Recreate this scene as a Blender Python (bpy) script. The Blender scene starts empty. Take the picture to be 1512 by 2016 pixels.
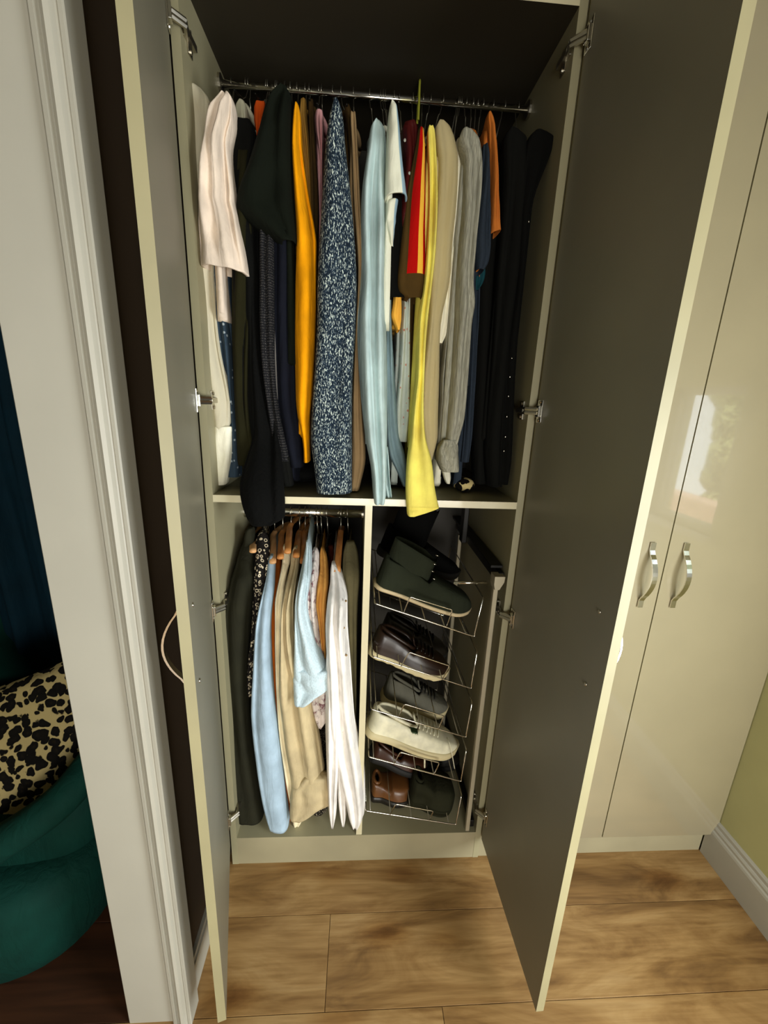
import bpy, bmesh, math, random
from mathutils import Vector, Matrix
S = bpy.context.scene
C = S.collection
PI = math.pi
# ------------------------------------------------------------------ camera
CAM = Vector((0.3743, -1.0210, 1.4586)); YAW, PITCH, ROLL, FPX = 0.0649, 0.2636, 0.0402, 822.1
FW = Vector((math.sin(YAW)*math.cos(PITCH), math.cos(YAW)*math.cos(PITCH), -math.sin(PITCH)))
R0 = Vector((math.cos(YAW), -math.sin(YAW), 0)); U0 = R0.cross(FW)
RT = R0*math.cos(ROLL)+U0*math.sin(ROLL); UP = -R0*math.sin(ROLL)+U0*math.cos(ROLL)
cd = bpy.data.cameras.new('camera'); cam = bpy.data.objects.new('camera', cd); C.objects.link(cam)
cd.sensor_width = 36; cd.sensor_fit = 'AUTO'; cd.lens = FPX/2016*36; cd.clip_start = .02
m = Matrix((RT, UP, -FW)).transposed().to_4x4(); m.translation = CAM
cam.matrix_world = m; S.camera = cam
S.view_settings.view_transform = 'Standard'; S.view_settings.look = 'None'
S.view_settings.gamma = 1; S.view_settings.use_curve_mapping = False
S.view_settings.exposure = -0.12

def at(x, y, Y):                      # point on the plane y=Y seen at a pixel
    d = FW + RT*((x-756)/FPX) - UP*((y-1008)/FPX)
    return CAM + d*((Y-CAM.y)/d.y)
def atx(x, y, X):
    d = FW + RT*((x-756)/FPX) - UP*((y-1008)/FPX)
    return CAM + d*((X-CAM.x)/d.x)

# ------------------------------------------------------------------ world and lights
w = bpy.data.worlds.new('world'); S.world = w; w.use_nodes = True
nt = w.node_tree; bg = nt.nodes['Background']
bg.inputs[0].default_value = (0.80, 0.90, 1.0, 1); bg.inputs[1].default_value = 3.0
def area(name, loc, target, sx, sy, power, col, spread=PI):
    l = bpy.data.lights.new(name, 'AREA'); l.shape = 'RECTANGLE'; l.size = sx; l.size_y = sy
    l.energy = power; l.color = col; l.spread = spread
    o = bpy.data.objects.new(name, l); C.objects.link(o); o.location = loc
    o.rotation_euler = (Vector(target)-Vector(loc)).to_track_quat('-Z', 'Y').to_euler()
    return o
sl = bpy.data.lights.new('sun', 'SUN'); sl.energy = 5; sl.angle = .01; sl.color = (1, .95, .85)
so = bpy.data.objects.new('sun', sl); C.objects.link(so); so.location = (0, 0, 5)
so.rotation_euler = Vector((.47, 0, -.88)).to_track_quat('-Z', 'Y').to_euler()      # high sun from the far side of the house, on the garden only
# daylight of the wide window behind the viewer; the side lamp is added to brighten the left door
area('window_daylight', (0.75, -2.93, .88), (0.75, 0, 0.80), 1.3, .85, 58, (1.0, 0.965, 0.88))
area('side_fill', (1.585, -1.2, .95), (0, -.35, .75), .62, 1.15, 44, (0.90, 0.96, 1.0))

# ------------------------------------------------------------------ materials
def lin(c): return tuple(((v/255)/12.92 if v/255 <= .04045 else ((v/255+.055)/1.055)**2.4) for v in c)
class NT:
    def __init__(s, name, rough=.8, col=(128,128,128), metal=0, spec=.5, coat=0, sheen=0):
        s.m = bpy.data.materials.new(name); s.m.use_nodes = True; s.t = s.m.node_tree
        s.b = s.t.nodes['Principled BSDF']; s.out = s.t.nodes['Material Output']
        s.b.inputs['Roughness'].default_value = rough; s.b.inputs['Metallic'].default_value = metal
        s.b.inputs['Specular IOR Level'].default_value = spec
        s.b.inputs['Coat Weight'].default_value = coat; s.b.inputs['Coat Roughness'].default_value = .04
        s.b.inputs['Sheen Weight'].default_value = sheen
        s.b.inputs['Base Color'].default_value = (*lin(col), 1)
        s.tc = None
    def n(s, typ, **kw):
        nd = s.t.nodes.new(typ)
        for k, v in kw.items():
            if k in nd.inputs: nd.inputs[k].default_value = v
            else: setattr(nd, k, v)
        return nd
    def l(s, a, b): s.t.links.new(a, b)
    def coord(s, scale=(1,1,1), attr=None, rnd=False):
        mp = s.n('ShaderNodeMapping'); mp.inputs['Scale'].default_value = scale
        if attr:
            a = s.n('ShaderNodeAttribute'); a.attribute_name = attr; s.l(a.outputs['Vector'], mp.inputs['Vector'])
        else:
            tc = s.n('ShaderNodeTexCoord'); s.l(tc.outputs['Object'], mp.inputs['Vector'])
        if rnd:
            oi = s.n('ShaderNodeObjectInfo'); mu = s.n('ShaderNodeMath', operation='MULTIPLY'); mu.inputs[1].default_value = 37
            cb = s.n('ShaderNodeCombineXYZ'); s.l(oi.outputs['Random'], mu.inputs[0])
            for i in range(3): s.l(mu.outputs[0], cb.inputs[i])
            s.l(cb.outputs[0], mp.inputs['Location'])
        return mp.outputs[0]
    def ramp(s, fac, stops, interp='LINEAR'):
        r = s.n('ShaderNodeValToRGB'); e = r.color_ramp.elements; r.color_ramp.interpolation = interp
        while len(e) < len(stops): e.new(.5)
        for el, (p, c) in zip(e, stops): el.position = p; el.color = (*lin(c), 1)
        s.l(fac, r.inputs[0]); return r.outputs[0]
    def bump(s, h, st=.3, dist=.002):
        b = s.n('ShaderNodeBump'); b.inputs['Strength'].default_value = st; b.inputs['Distance'].default_value = dist
        s.l(h, b.inputs['Height']); s.l(b.outputs[0], s.b.inputs['Normal'])
    def base(s, c): s.l(c, s.b.inputs['Base Color'])
def mixc(c, k): return tuple(max(0, min(255, v*k)) for v in c)

def plain(name, col, rough=.6, metal=0, coat=0, var=.04, sc=6, spec=.5):
    k = NT(name, rough, col, metal, spec, coat)
    nz = k.n('ShaderNodeTexNoise', Scale=sc, Detail=3); k.l(k.coord(), nz.inputs['Vector'])
    k.base(k.ramp(nz.outputs[0], [(.3, mixc(col, 1-var)), (.7, mixc(col, 1+var))]))
    return k.m
def fabric(name, col, kind='plain', col2=None, rough=.92):
    k = NT(name, rough, col, 0, .12, sheen=.0)
    c = k.coord()
    nz = k.n('ShaderNodeTexNoise', Scale=14, Detail=4); k.l(c, nz.inputs['Vector'])
    basec = k.ramp(nz.outputs[0], [(.25, mixc(col, .88)), (.75, mixc(col, 1.08))])
    wv = k.n('ShaderNodeTexNoise', Scale=420, Detail=2); k.l(c, wv.inputs['Vector']); h = wv.outputs[0]; st = .25
    def mixer(fac, a, b):
        mx = k.n('ShaderNodeMix', data_type='RGBA'); k.l(fac, mx.inputs[0]); k.l(a, mx.inputs[6])
        if isinstance(b, tuple): mx.inputs[7].default_value = (*lin(b), 1)
        else: k.l(b, mx.inputs[7])
        return mx.outputs[2]
    if kind == 'linen':
        a = k.n('ShaderNodeTexNoise', Scale=1, Detail=3); k.l(k.coord((500, 500, 30)), a.inputs['Vector'])
        basec = k.ramp(a.outputs[0], [(.3, mixc(col, .8)), (.7, mixc(col, 1.12))]); h = a.outputs[0]
    if kind == 'denim':
        a = k.n('ShaderNodeTexNoise', Scale=1, Detail=3); k.l(k.coord((420, 420, 160)), a.inputs['Vector'])
        basec = k.ramp(a.outputs[0], [(.3, mixc(col, .92)), (.7, mixc(col, 1.05))]); h = a.outputs[0]
    if kind == 'rib':
        a = k.n('ShaderNodeTexWave', Scale=1, Distortion=.6); a.bands_direction = 'X'
        k.l(k.coord((38, 1, 1), 'gar'), a.inputs['Vector']); h = a.outputs['Fac']; st = .6
        basec = mixer(a.outputs['Fac'], k.ramp(nz.outputs[0], [(.2, mixc(col, .86)), (.8, mixc(col, .9))]), mixc(col, 1.06))
    if kind == 'marl':
        a = k.n('ShaderNodeTexVoronoi', Scale=1); k.l(k.coord((330, 330, 150)), a.inputs['Vector'])
        b2 = k.n('ShaderNodeTexNoise', Scale=1, Detail=2, Distortion=.6); k.l(k.coord((480, 480, 170)), b2.inputs['Vector'])
        basec = k.ramp(b2.outputs[0], [(.49, col), (.56, mixc(col, 1.9)), (.66, col2), (.78, mixc(col2, 1.08))])
        h = b2.outputs[0]; st = .9
    if kind == 'waffle':
        a = k.n('ShaderNodeTexVoronoi', Scale=1, Randomness=.25); k.l(k.coord((24, 110, 1), 'gar'), a.inputs['Vector'])
        basec = k.ramp(a.outputs['Distance'], [(.12, col2), (.3, col)]); h = a.outputs['Distance']; st = .6
    if kind == 'circles':
        a = k.n('ShaderNodeTexVoronoi', Scale=1, Randomness=.55); k.l(k.coord((70, 70, 70)), a.inputs['Vector'])
        f = k.ramp(a.outputs['Distance'], [(.20, (0,0,0)), (.25, (255,255,255)), (.36, (255,255,255)), (.41, (0,0,0))])
        a2 = k.n('ShaderNodeTexVoronoi', Scale=1, Randomness=1.); k.l(k.coord((210, 210, 210)), a2.inputs['Vector'])
        f2 = k.ramp(a2.outputs['Distance'], [(.15, (90,90,90)), (.3, (0,0,0))])
        basec = mixer(f2, basec, col2); basec = mixer(f, basec, col2)
    if kind == 'floral':
        wp = k.n('ShaderNodeTexNoise', Scale=30, Detail=2); k.l(c, wp.inputs['Vector'])
        mx = k.n('ShaderNodeMix', data_type='RGBA'); mx.inputs[0].default_value = .05; k.l(c, mx.inputs[6]); k.l(wp.outputs['Color'], mx.inputs[7])
        a = k.n('ShaderNodeTexVoronoi', Scale=48, feature='DISTANCE_TO_EDGE'); k.l(mx.outputs[2], a.inputs['Vector'])
        b2 = k.n('ShaderNodeTexNoise', Scale=45, Detail=2); k.l(c, b2.inputs['Vector'])
        f = k.ramp(a.outputs[0], [(.03, (255,255,255)), (.09, (0,0,0))])
        f2 = k.ramp(b2.outputs[0], [(.5, (0,0,0)), (.6, (255,255,255))])
        mm = k.n('ShaderNodeMath', operation='MULTIPLY'); k.l(f, mm.inputs[0]); k.l(f2, mm.inputs[1])
        basec = mixer(f2, basec, mixc(col, .86)); basec = mixer(mm.outputs[0], basec, col2)
        f3 = k.ramp(b2.outputs[0], [(.62, (0,0,0)), (.66, (255,255,255))]); basec = mixer(f3, basec, col2)
    if kind == 'print':
        a = k.n('ShaderNodeTexVoronoi', Scale=55, Randomness=1.); k.l(c, a.inputs['Vector'])
        f = k.ramp(a.outputs['Distance'], [(.12, (255,255,255)), (.2, (0,0,0))]); basec = mixer(f, basec, col2)
    if kind == 'bands':           # col2 = list of (start across, colour)
        sp = k.n('ShaderNodeSeparateXYZ'); k.l(k.coord((1,1,1), 'gar'), sp.inputs[0])
        basec = k.ramp(sp.outputs[0], col2, 'CONSTANT')
    if kind == 'rugby':
        sp = k.n('ShaderNodeSeparateXYZ'); k.l(k.coord((1,1,1), 'gar'), sp.inputs[0])
        b_ = k.ramp(sp.outputs[0], col2, 'CONSTANT')
        f = k.ramp(sp.outputs[1], [(.0, (255,255,255)), (.86, (0,0,0))], 'CONSTANT')
        basec = mixer(f, basec, b_)
    if kind == 'leopard':
        a = k.n('ShaderNodeTexVoronoi', Scale=44, Randomness=.75); 
        wp = k.n('ShaderNodeTexNoise', Scale=28, Detail=2); k.l(c, wp.inputs['Vector'])
        mx = k.n('ShaderNodeMix', data_type='RGBA'); mx.inputs[0].default_value = .03; k.l(c, mx.inputs[6]); k.l(wp.outputs['Color'], mx.inputs[7])
        k.l(mx.outputs[2], a.inputs['Vector'])
        basec = k.ramp(a.outputs['Distance'], [(0, (30,24,12)), (.2, (14,12,8)), (.52, (8,7,5)), (.57, col)])
    if kind == 'fleece':
        a = k.n('ShaderNodeTexNoise', Scale=160, Detail=5); k.l(c, a.inputs['Vector']); h = a.outputs[0]; st = 1.
    b1 = k.n('ShaderNodeBump'); b1.inputs['Strength'].default_value = .55; b1.inputs['Distance'].default_value = .006
    wr_ = k.n('ShaderNodeTexNoise', Scale=1, Detail=3, Distortion=1.2); k.l(k.coord((34, 34, 9)), wr_.inputs['Vector']); k.l(wr_.outputs[0], b1.inputs['Height'])
    k.base(basec); b2_ = k.n('ShaderNodeBump'); b2_.inputs['Strength'].default_value = st; b2_.inputs['Distance'].default_value = .0015
    k.l(h, b2_.inputs['Height']); k.l(b1.outputs[0], b2_.inputs['Normal']); k.l(b2_.outputs[0], k.b.inputs['Normal'])
    return k.m

M = {}
M['cream_edge'] = plain('cream gloss edge', (205, 195, 160), .3, coat=.3)
M['door_gloss'] = plain('cream gloss door', (146, 136, 108), .2, coat=1, var=.015)
M['door_edge'] = plain('door edge strip', (146, 138, 104), .5)
M['plinth'] = plain('plinth board', (150, 141, 112), .4)
M['top_shade'] = plain('shaded upper melamine', (36, 30, 16), .6)  # melamine of top and back, the weak light up there put into its colour
M['door_gloss'].node_tree.nodes['Principled BSDF'].inputs['Coat IOR'].default_value = 2.0
M['carcass'] = plain('warm grey melamine', (150, 143, 112), .45, var=.02)
M['carcass_shade'] = plain('shade-dark melamine', (62, 53, 30), .55, var=.02)  # darker melamine copy with interior shade in its colour; no face uses it
M['door_in'] = plain('grey door lining', (122, 117, 99), .42, var=.02)
M['white'] = plain('white painted wood', (166, 162, 148), .45, var=.015)
M['wall'] = plain('pale green wall paint', (168, 164, 112), .8, var=.02)
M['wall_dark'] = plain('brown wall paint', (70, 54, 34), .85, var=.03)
M['wall_back'] = plain('taupe wall paint', (104, 98, 76), .85)
M['ceil'] = plain('ceiling paint', (96, 90, 74), .9)
M['chrome'] = plain('polished chrome', (225, 222, 212), .14, 1)
M['steel'] = plain('brushed steel', (190, 184, 168), .3, 1)
M['post'] = plain('grey lacquered metal', (170, 160, 135), .4, .3)
M['blackmetal'] = plain('black metal', (22, 20, 16), .4, .5)
M['rubber'] = plain('black rubber', (14, 13, 10), .7)
M['hwood'] = None
def woodmat(name, c1, c2, sc=(12, 90, 90), rough=.45):
    k = NT(name, rough, c1); c = k.coord(sc, rnd=True)
    nz = k.n('ShaderNodeTexNoise', Scale=1, Detail=4, Distortion=.5); k.l(c, nz.inputs['Vector'])
    k.base(k.ramp(nz.outputs[0], [(.3, c2), (.7, c1)])); return k.m
M['hwood'] = woodmat('hanger wood', (214, 146, 78), (165, 98, 44), (60, 10, 60))
M['hwood_pale'] = woodmat('pale hanger wood', (226, 176, 122), (190, 136, 84), (60, 10, 60))
def floormat():
    k = NT('oak laminate', .42, (170,130,80), spec=.4)
    c = k.coord((1, 1, 1), rnd=True)
    mp = k.n('ShaderNodeMapping'); mp.inputs['Scale'].default_value = (2.2, 9, 9); k.l(c, mp.inputs[0])
    big = k.n('ShaderNodeTexNoise', Scale=1.3, Detail=5, Roughness=.6, Distortion=.9); k.l(mp.outputs[0], big.inputs['Vector'])
    basec = k.ramp(big.outputs[0], [(.28, (94, 66, 34)), (.45, (138, 104, 60)), (.58, (160, 126, 78)), (.75, (178, 146, 98))])
    mp2 = k.n('ShaderNodeMapping'); mp2.inputs['Scale'].default_value = (7, 130, 10); k.l(c, mp2.inputs[0])
    fine = k.n('ShaderNodeTexNoise', Scale=1, Detail=4, Distortion=.3); k.l(mp2.outputs[0], fine.inputs['Vector'])
    mx = k.n('ShaderNodeMix', data_type='RGBA', blend_type='MULTIPLY'); mx.inputs[0].default_value = .55
    k.l(basec, mx.inputs[6]); k.l(k.ramp(fine.outputs[0], [(.3, (205, 195, 180)), (.6, (255, 255, 255))]), mx.inputs[7])
    mp3 = k.n('ShaderNodeMapping'); mp3.inputs['Scale'].default_value = (3.2, 7, 5); k.l(c, mp3.inputs[0])
    vo = k.n('ShaderNodeTexVoronoi', Scale=1, Randomness=1); k.l(mp3.outputs[0], vo.inputs['Vector'])
    mx2 = k.n('ShaderNodeMix', data_type='RGBA', blend_type='MULTIPLY'); mx2.inputs[0].default_value = .9
    k.l(mx.outputs[2], mx2.inputs[6]); k.l(k.ramp(vo.outputs['Distance'], [(.03, (120, 88, 52)), (.07, (190,165,130)), (.17, (232, 220, 200)), (.3, (255, 255, 255))]), mx2.inputs[7])
    k.base(mx2.outputs[2]); k.bump(fine.outputs[0], .12, .001); return k.m
M['floor'] = floormat()
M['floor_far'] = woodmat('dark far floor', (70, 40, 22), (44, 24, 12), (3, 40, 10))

# ------------------------------------------------------------------ mesh helpers
def link(name, verts, faces, mat, parent=None, smooth=True, mats=None, midx=None, attr=None, base=None):
    off = Vector((0,0,0))
    if parent is not None: off = wpos(parent)
    me = bpy.data.meshes.new(name); me.from_pydata([tuple(Vector(v)-off) for v in verts], [], faces)
    for mm in (mats or [mat]): me.materials.append(mm)
    if midx: me.polygons.foreach_set('material_index', midx)
    if smooth: me.polygons.foreach_set('use_smooth', [True]*len(me.polygons))
    if attr:
        a = me.attributes.new('gar', 'FLOAT_VECTOR', 'POINT'); a.data.foreach_set('vector', [x for v in attr for x in v])
    me.update()
    bm = bmesh.new(); bm.from_mesh(me); bmesh.ops.recalc_face_normals(bm, faces=bm.faces); bm.to_mesh(me); bm.free()
    o = bpy.data.objects.new(name, me); C.objects.link(o)
    if parent is not None: o.parent = parent
    return o
def wpos(o):
    p = Vector(o.location)
    while o.parent is not None: o = o.parent; p += Vector(o.location)
    return p
def tag(o, label=None, cat=None, group=None, kind=None):
    if label: o['label'] = label
    if cat: o['category'] = cat
    if group: o['group'] = group
    if kind: o['kind'] = kind
    return o
def thing(name, label, cat, loc, group=None):
    o = bpy.data.objects.new(name, None); C.objects.link(o); o.location = loc; o.empty_display_size = .05
    return tag(o, label, cat, group)
class MB:
    def __init__(s): s.v = []; s.f = []; s.m = []; s.a = []
    def add(s, v, f, mi=0):
        n = len(s.v); s.v += [Vector(x) for x in v]; s.f += [tuple(i+n for i in q) for q in f]; s.m += [mi]*len(f)
        return s
    def box(s, a, b, mi=0, bev=0, M4=None):
        x0,y0,z0 = a; x1,y1,z1 = b
        if bev:
            bm = bmesh.new(); bmesh.ops.create_cube(bm, size=1)
            for v in bm.verts: v.co = Vector(((x0+x1)/2+v.co.x*(x1-x0), (y0+y1)/2+v.co.y*(y1-y0), (z0+z1)/2+v.co.z*(z1-z0)))
            bmesh.ops.bevel(bm, geom=bm.edges[:], offset=bev, segments=2, affect='EDGES', profile=.5)
            bm.verts.index_update(); v = [x.co.copy() for x in bm.verts]; f = [[q.index for q in p.verts] for p in bm.faces]; bm.free()
        else:
            v = [Vector(p) for p in ((x0,y0,z0),(x1,y0,z0),(x1,y1,z0),(x0,y1,z0),(x0,y0,z1),(x1,y0,z1),(x1,y1,z1),(x0,y1,z1))]
            f = [(0,3,2,1),(4,5,6,7),(0,1,5,4),(1,2,6,5),(2,3,7,6),(3,0,4,7)]
        if M4: v = [M4 @ x for x in v]
        return s.add(v, f, mi)
    def tube(s, pts, r, n=8, cap=True, mi=0, flat=None):
        pts = [Vector(p) for p in pts]; rs = r if isinstance(r, (list, tuple)) else [r]*len(pts)
        v = []; prev = None
        for i, p in enumerate(pts):
            t = (pts[min(i+1, len(pts)-1)]-pts[max(i-1, 0)]).normalized()
            if prev is None:
                a = Vector((0,0,1)) if abs(t.z) < .9 else Vector((0,1,0)); nrm = t.cross(a).normalized()
            else: nrm = (prev - t*prev.dot(t)).normalized()
            prev = nrm; bn = t.cross(nrm)
            for k in range(n):
                an = 2*PI*k/n; v.append(p + (nrm*math.cos(an)*(flat[0] if flat else 1) + bn*math.sin(an)*(flat[1] if flat else 1))*rs[i])
        f = []
        for i in range(len(pts)-1):
            for k in range(n): f.append((i*n+k, i*n+(k+1)%n, (i+1)*n+(k+1)%n, (i+1)*n+k))
        if cap: f.append(tuple(range(n))[::-1]); f.append(tuple((len(pts)-1)*n+k for k in range(n)))
        return s.add(v, f, mi)
    def loft(s, rings, cap0=True, cap1=True, mi=0):
        n = len(rings[0]); v = [q for r in rings for q in r]; f = []
        for i in range(len(rings)-1):
            for k in range(n): f.append((i*n+k, i*n+(k+1)%n, (i+1)*n+(k+1)%n, (i+1)*n+k))
        if cap0: f.append(tuple(range(n))[::-1])
        if cap1: f.append(tuple((len(rings)-1)*n+k for k in range(n)))
        return s.add(v, f, mi)
    def prism(s, poly, y0, y1, mi=0):       # polygon of (x,z) extruded in y
        n = len(poly); v = [(x, y0, z) for x, z in poly]+[(x, y1, z) for x, z in poly]
        f = [tuple(range(n))[::-1], tuple(range(n, 2*n))]+[(i, (i+1)%n, n+(i+1)%n, n+i) for i in range(n)]
        return s.add(v, f, mi)
    def ball(s, c, r, mi=0, nu=12, nv=8):
        c = Vector(c); rr = r if isinstance(r, (tuple, list)) else (r, r, r); rings = []
        for j in range(1, nv):
            ph = PI*j/nv; rings.append([c+Vector((rr[0]*math.sin(ph)*math.cos(2*PI*k/nu), rr[1]*math.sin(ph)*math.sin(2*PI*k/nu), rr[2]*math.cos(ph))) for k in range(nu)])
        return s.loft(rings, True, True, mi)
    def build(s, name, mat, parent=None, smooth=True, M4=None, mats=None):
        v = [M4 @ x for x in s.v] if M4 else s.v
        return link(name, v, s.f, mat, parent, smooth, mats, s.m if mats else None)
def flatbox(name, a, b, mat, parent=None, bev=.0015):
    return MB().box(a, b, bev=bev).build(name, mat, parent, smooth=False)
def curve_pts(ctrl, n=6):               # Catmull-Rom through control points
    P = [Vector(p) for p in ctrl]; P = [P[0]*2-P[1]]+P+[P[-1]*2-P[-2]]; out = []
    for i in range(1, len(P)-2):
        for k in range(n):
            t = k/n; a, b, c, d = P[i-1:i+3]
            out.append(.5*((2*b)+(-a+c)*t+(2*a-5*b+4*c-d)*t*t+(-a+3*b-3*c+d)*t**3))
    out.append(P[-2]); return out

# ------------------------------------------------------------------ room shell
WX = 1.597; LX = -.016
def struct(o, kind='structure'): o['kind'] = kind; return o
floor = struct(flatbox('floor', (-2.6, -3.0, -.05), (WX+.1, 1.3, -.012), M['wall_dark'], bev=0))
PW = .203; plank_mesh = {}; prnd = random.Random(3)
for r in range(-5, 13):
    y1 = -.144-PW*r; y0 = y1-PW
    if y0 < -3.0: y0 = -3.0
    if y1 > 1.3: y1 = 1.3
    if y1-y0 < .02: continue
    off = {0: .3215, 1: .613, -1: 1.02}.get(r, prnd.uniform(0, 1.3)); L = 1.29
    x = off-L*3
    while x < WX:
        for a, b in ([(max(x, -2.6), min(x+L, WX))] if y1 < -.3 or x > -.07 or x+L < -.07 else [(max(x, -2.6), -.07), (-.07, min(x+L, WX))]):
          if b-a > .03:
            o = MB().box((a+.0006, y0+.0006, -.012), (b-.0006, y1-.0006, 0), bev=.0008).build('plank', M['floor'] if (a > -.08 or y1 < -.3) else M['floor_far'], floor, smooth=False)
        x += L
struct(MB().box((WX,-3.0,0),(WX+.1,-1.52,2.45)).box((WX,-.88,0),(WX+.1,-.66,2.45)).box((WX,-1.52,0),(WX+.1,-.88,.36)).box((WX,-1.52,1.54),(WX+.1,-.88,2.45)).build('wall_right', M['wall'], None, False))
struct(MB().box((WX+.02,-1.52,.36),(WX+.07,-1.48,1.54)).box((WX+.02,-.92,.36),(WX+.07,-.88,1.54)).box((WX+.02,-1.48,1.50),(WX+.07,-.92,1.54)).box((WX+.02,-1.48,.36),(WX+.07,-.92,.40)).build('added_window', M['white'], None, False))  # window frame added around the side lamp that brightens the left door
wr = bpy.data.objects['wall_right']
MB().box((WX, -.33, 0), (WX+.1, .62, 2.45)).box((WX, -.66, 0), (WX+.1, -.33, 1.04)).box((WX, -.66, 1.545), (WX+.1, -.33, 2.45)).build('wall_section', M['wall'], wr, smooth=False)
# narrow side window in the right wall
wi = struct(MB().box((WX+.02, -.66, 1.04), (WX+.07, -.635, 1.545)).box((WX+.02, -.355, 1.04), (WX+.07, -.33, 1.545))
   .box((WX+.02, -.635, 1.52), (WX+.07, -.355, 1.545)).box((WX+.02, -.635, 1.04), (WX+.07, -.355, 1.065)).build('window_1', M['white'], None, False))
flatbox('window_sill', (WX-.03, -.68, 1.02), (WX+.02, -.31, 1.04), M['white'], wi)
gk = NT('window glass', .0, (255,255,255)); gk.b.inputs['Transmission Weight'].default_value = 1; gk.b.inputs['IOR'].default_value = 1.01
flatbox('pane', (WX+.043, -.635, 1.065), (WX+.047, -.355, 1.52), gk.m, wi, bev=0)
# garden beyond that window
tag(flatbox('patio_slab', (WX+.12, -3, .30), (4.2, 1.6, .40), plain('pink paving', (235,205,195), .9), bev=.01), 'pinkish paved terrace outside the narrow window', 'terrace')
tag(flatbox('garden_wall', (2.75, -3, .40), (2.9, 1.6, .86), plain('pink render', (230,190,178), .9), bev=.01), 'low pinkish garden wall in front of the hedge outside the narrow window', 'wall')
def hedge():
    rr = random.Random(5); mb = MB()
    for i in range(260):
        c = (3.35+rr.uniform(-.2,.2), rr.uniform(-2.2, 1.0), rr.uniform(.6, 2.4)); mb.ball(c, (rr.uniform(.12,.25),)*3, nu=8, nv=5)
    return mb.build('hedge', fabric('hedge leaves', (205,215,150), 'leopard'), None)
tag(hedge(), 'pale green garden hedge beyond the terrace outside', 'hedge')
# back wall with the wide window behind the viewer
wb = struct(MB().box((-1.3,-3.1,0),(.05,-3.0,2.45)).box((1.45,-3.1,0),(WX,-3.0,2.45)).box((.05,-3.1,0),(1.45,-3.0,.4)).box((.05,-3.1,1.75),(1.45,-3.0,2.45)).build('wall_back', M['wall_back'], None, False))
wi2 = struct(MB().box((.05,-3.08,.4),(.1,-3.02,1.75)).box((1.4,-3.08,.4),(1.45,-3.02,1.75)).box((.1,-3.08,1.70),(1.4,-3.02,1.75)).box((.1,-3.08,.4),(1.4,-3.02,.45)).box((.73,-3.08,.45),(.77,-3.02,1.7)).build('window_2', M['white'], None, False))
struct(flatbox('ceiling', (-2.6,-3.1,2.45),(WX+.1,1.3,2.5), M['ceil'], bev=0))
struct(flatbox('wall_left', (-1.4,-3.1,0),(-1.3,-.315,2.45), M['wall_back'], bev=0))
# nib wall beside the wardrobe, wall over the doorway, far room
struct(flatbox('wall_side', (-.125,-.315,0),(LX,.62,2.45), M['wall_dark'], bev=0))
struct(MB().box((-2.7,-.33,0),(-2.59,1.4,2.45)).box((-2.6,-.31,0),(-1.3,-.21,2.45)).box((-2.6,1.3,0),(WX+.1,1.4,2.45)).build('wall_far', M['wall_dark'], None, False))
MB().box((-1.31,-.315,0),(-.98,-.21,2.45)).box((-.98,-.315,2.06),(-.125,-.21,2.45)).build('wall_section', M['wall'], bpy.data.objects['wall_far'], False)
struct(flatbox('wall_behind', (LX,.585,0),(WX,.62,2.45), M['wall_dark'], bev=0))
# door casing: moulded profile (x, y) swept up
def casing():
    y = -.328
    prof = [(-.142,y),(-.142,y-.018),(-.139,y-.021),(-.040,y-.021),(-.037,y-.025),(-.033,y-.030),(-.027,y-.031),(-.024,y-.026),(-.021,y-.027),
            (-.018,y-.034),(-.012,y-.038),(-.006,y-.036),(-.003,y-.030),(-.001,y-.028),(.001,y-.030),(.006,y-.030),(.008,y-.028),(.008,y),(.008,y+.013),(-.142,y+.013)]
    n = len(prof); H = 2.45
    v = [(a, b, 0) for a, b in prof]+[(a, b, H) for a, b in prof]
    f = [tuple(range(n)), tuple(range(n, 2*n))[::-1]]+[(i, (i+1)%n, n+(i+1)%n, n+i) for i in range(n)]
    o = link('door_casing', v, f, M['white'], None, False)
    return o
dc = casing(); dc.name = 'trim_1'; struct(dc)
struct(flatbox('trim_2', (-.150,-.318,0),(-.1255,-.2,2.06), M['white'], bev=.002))
struct(MB().box((LX,-.30,0),(LX+.013,-.03,.085)).box((LX,-.30,.085),(LX+.009,-.03,.1)).build('baseboard_left', M['white'], None, False))
# right skirting with two-step moulded top
def skirt():
    x = WX
    prof = [(x,0),(x-.020,0),(x-.020,.105),(x-.018,.112),(x-.014,.116),(x-.014,.124),(x-.011,.129),(x-.008,.131),(x-.008,.142),(x-.004,.147),(x,.148)]
    n = len(prof); v = [(a,-2.99,b) for a,b in prof]+[(a,-.0,b) for a,b in prof]
    f = [tuple(range(n)), tuple(range(n,2*n))[::-1]]+[(i,(i+1)%n,n+(i+1)%n,n+i) for i in range(n)]
    return link('baseboard_right', v, f, M['white'], None, False)
struct(skirt())

# ------------------------------------------------------------------ wardrobe
W = .8; T = .018; ZD = .109; ZS = 1.216; DIVX = .402; TOP = 2.212; DEP = .56
wd = thing('wardrobe', 'open double wardrobe full of hanging clothes with both tall doors swung wide', 'wardrobe', (W/2, .28, 0))
CM = [M['carcass'], M['cream_edge'], M['carcass_shade'], M['top_shade']]
def panel(name, a, b, parent=wd, inner=0, edge=True):
    mb = MB().box(a, b)
    mi = [inner]*6
    if edge: mi[2] = 1
    return link(name, mb.v, mb.f, None, parent, False, CM, mi)
panel('side_panel', (0, 0, 0), (T, DEP, 2.26), edge=False)
panel('side_panel', (W-T, 0, 0), (W-.0005, DEP, 2.26), edge=False)
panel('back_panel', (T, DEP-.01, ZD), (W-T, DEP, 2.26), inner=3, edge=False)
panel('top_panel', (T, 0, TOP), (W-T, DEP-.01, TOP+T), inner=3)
panel('top_fascia', (T, .001, TOP+T), (W-T, .02, 2.26))
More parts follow.
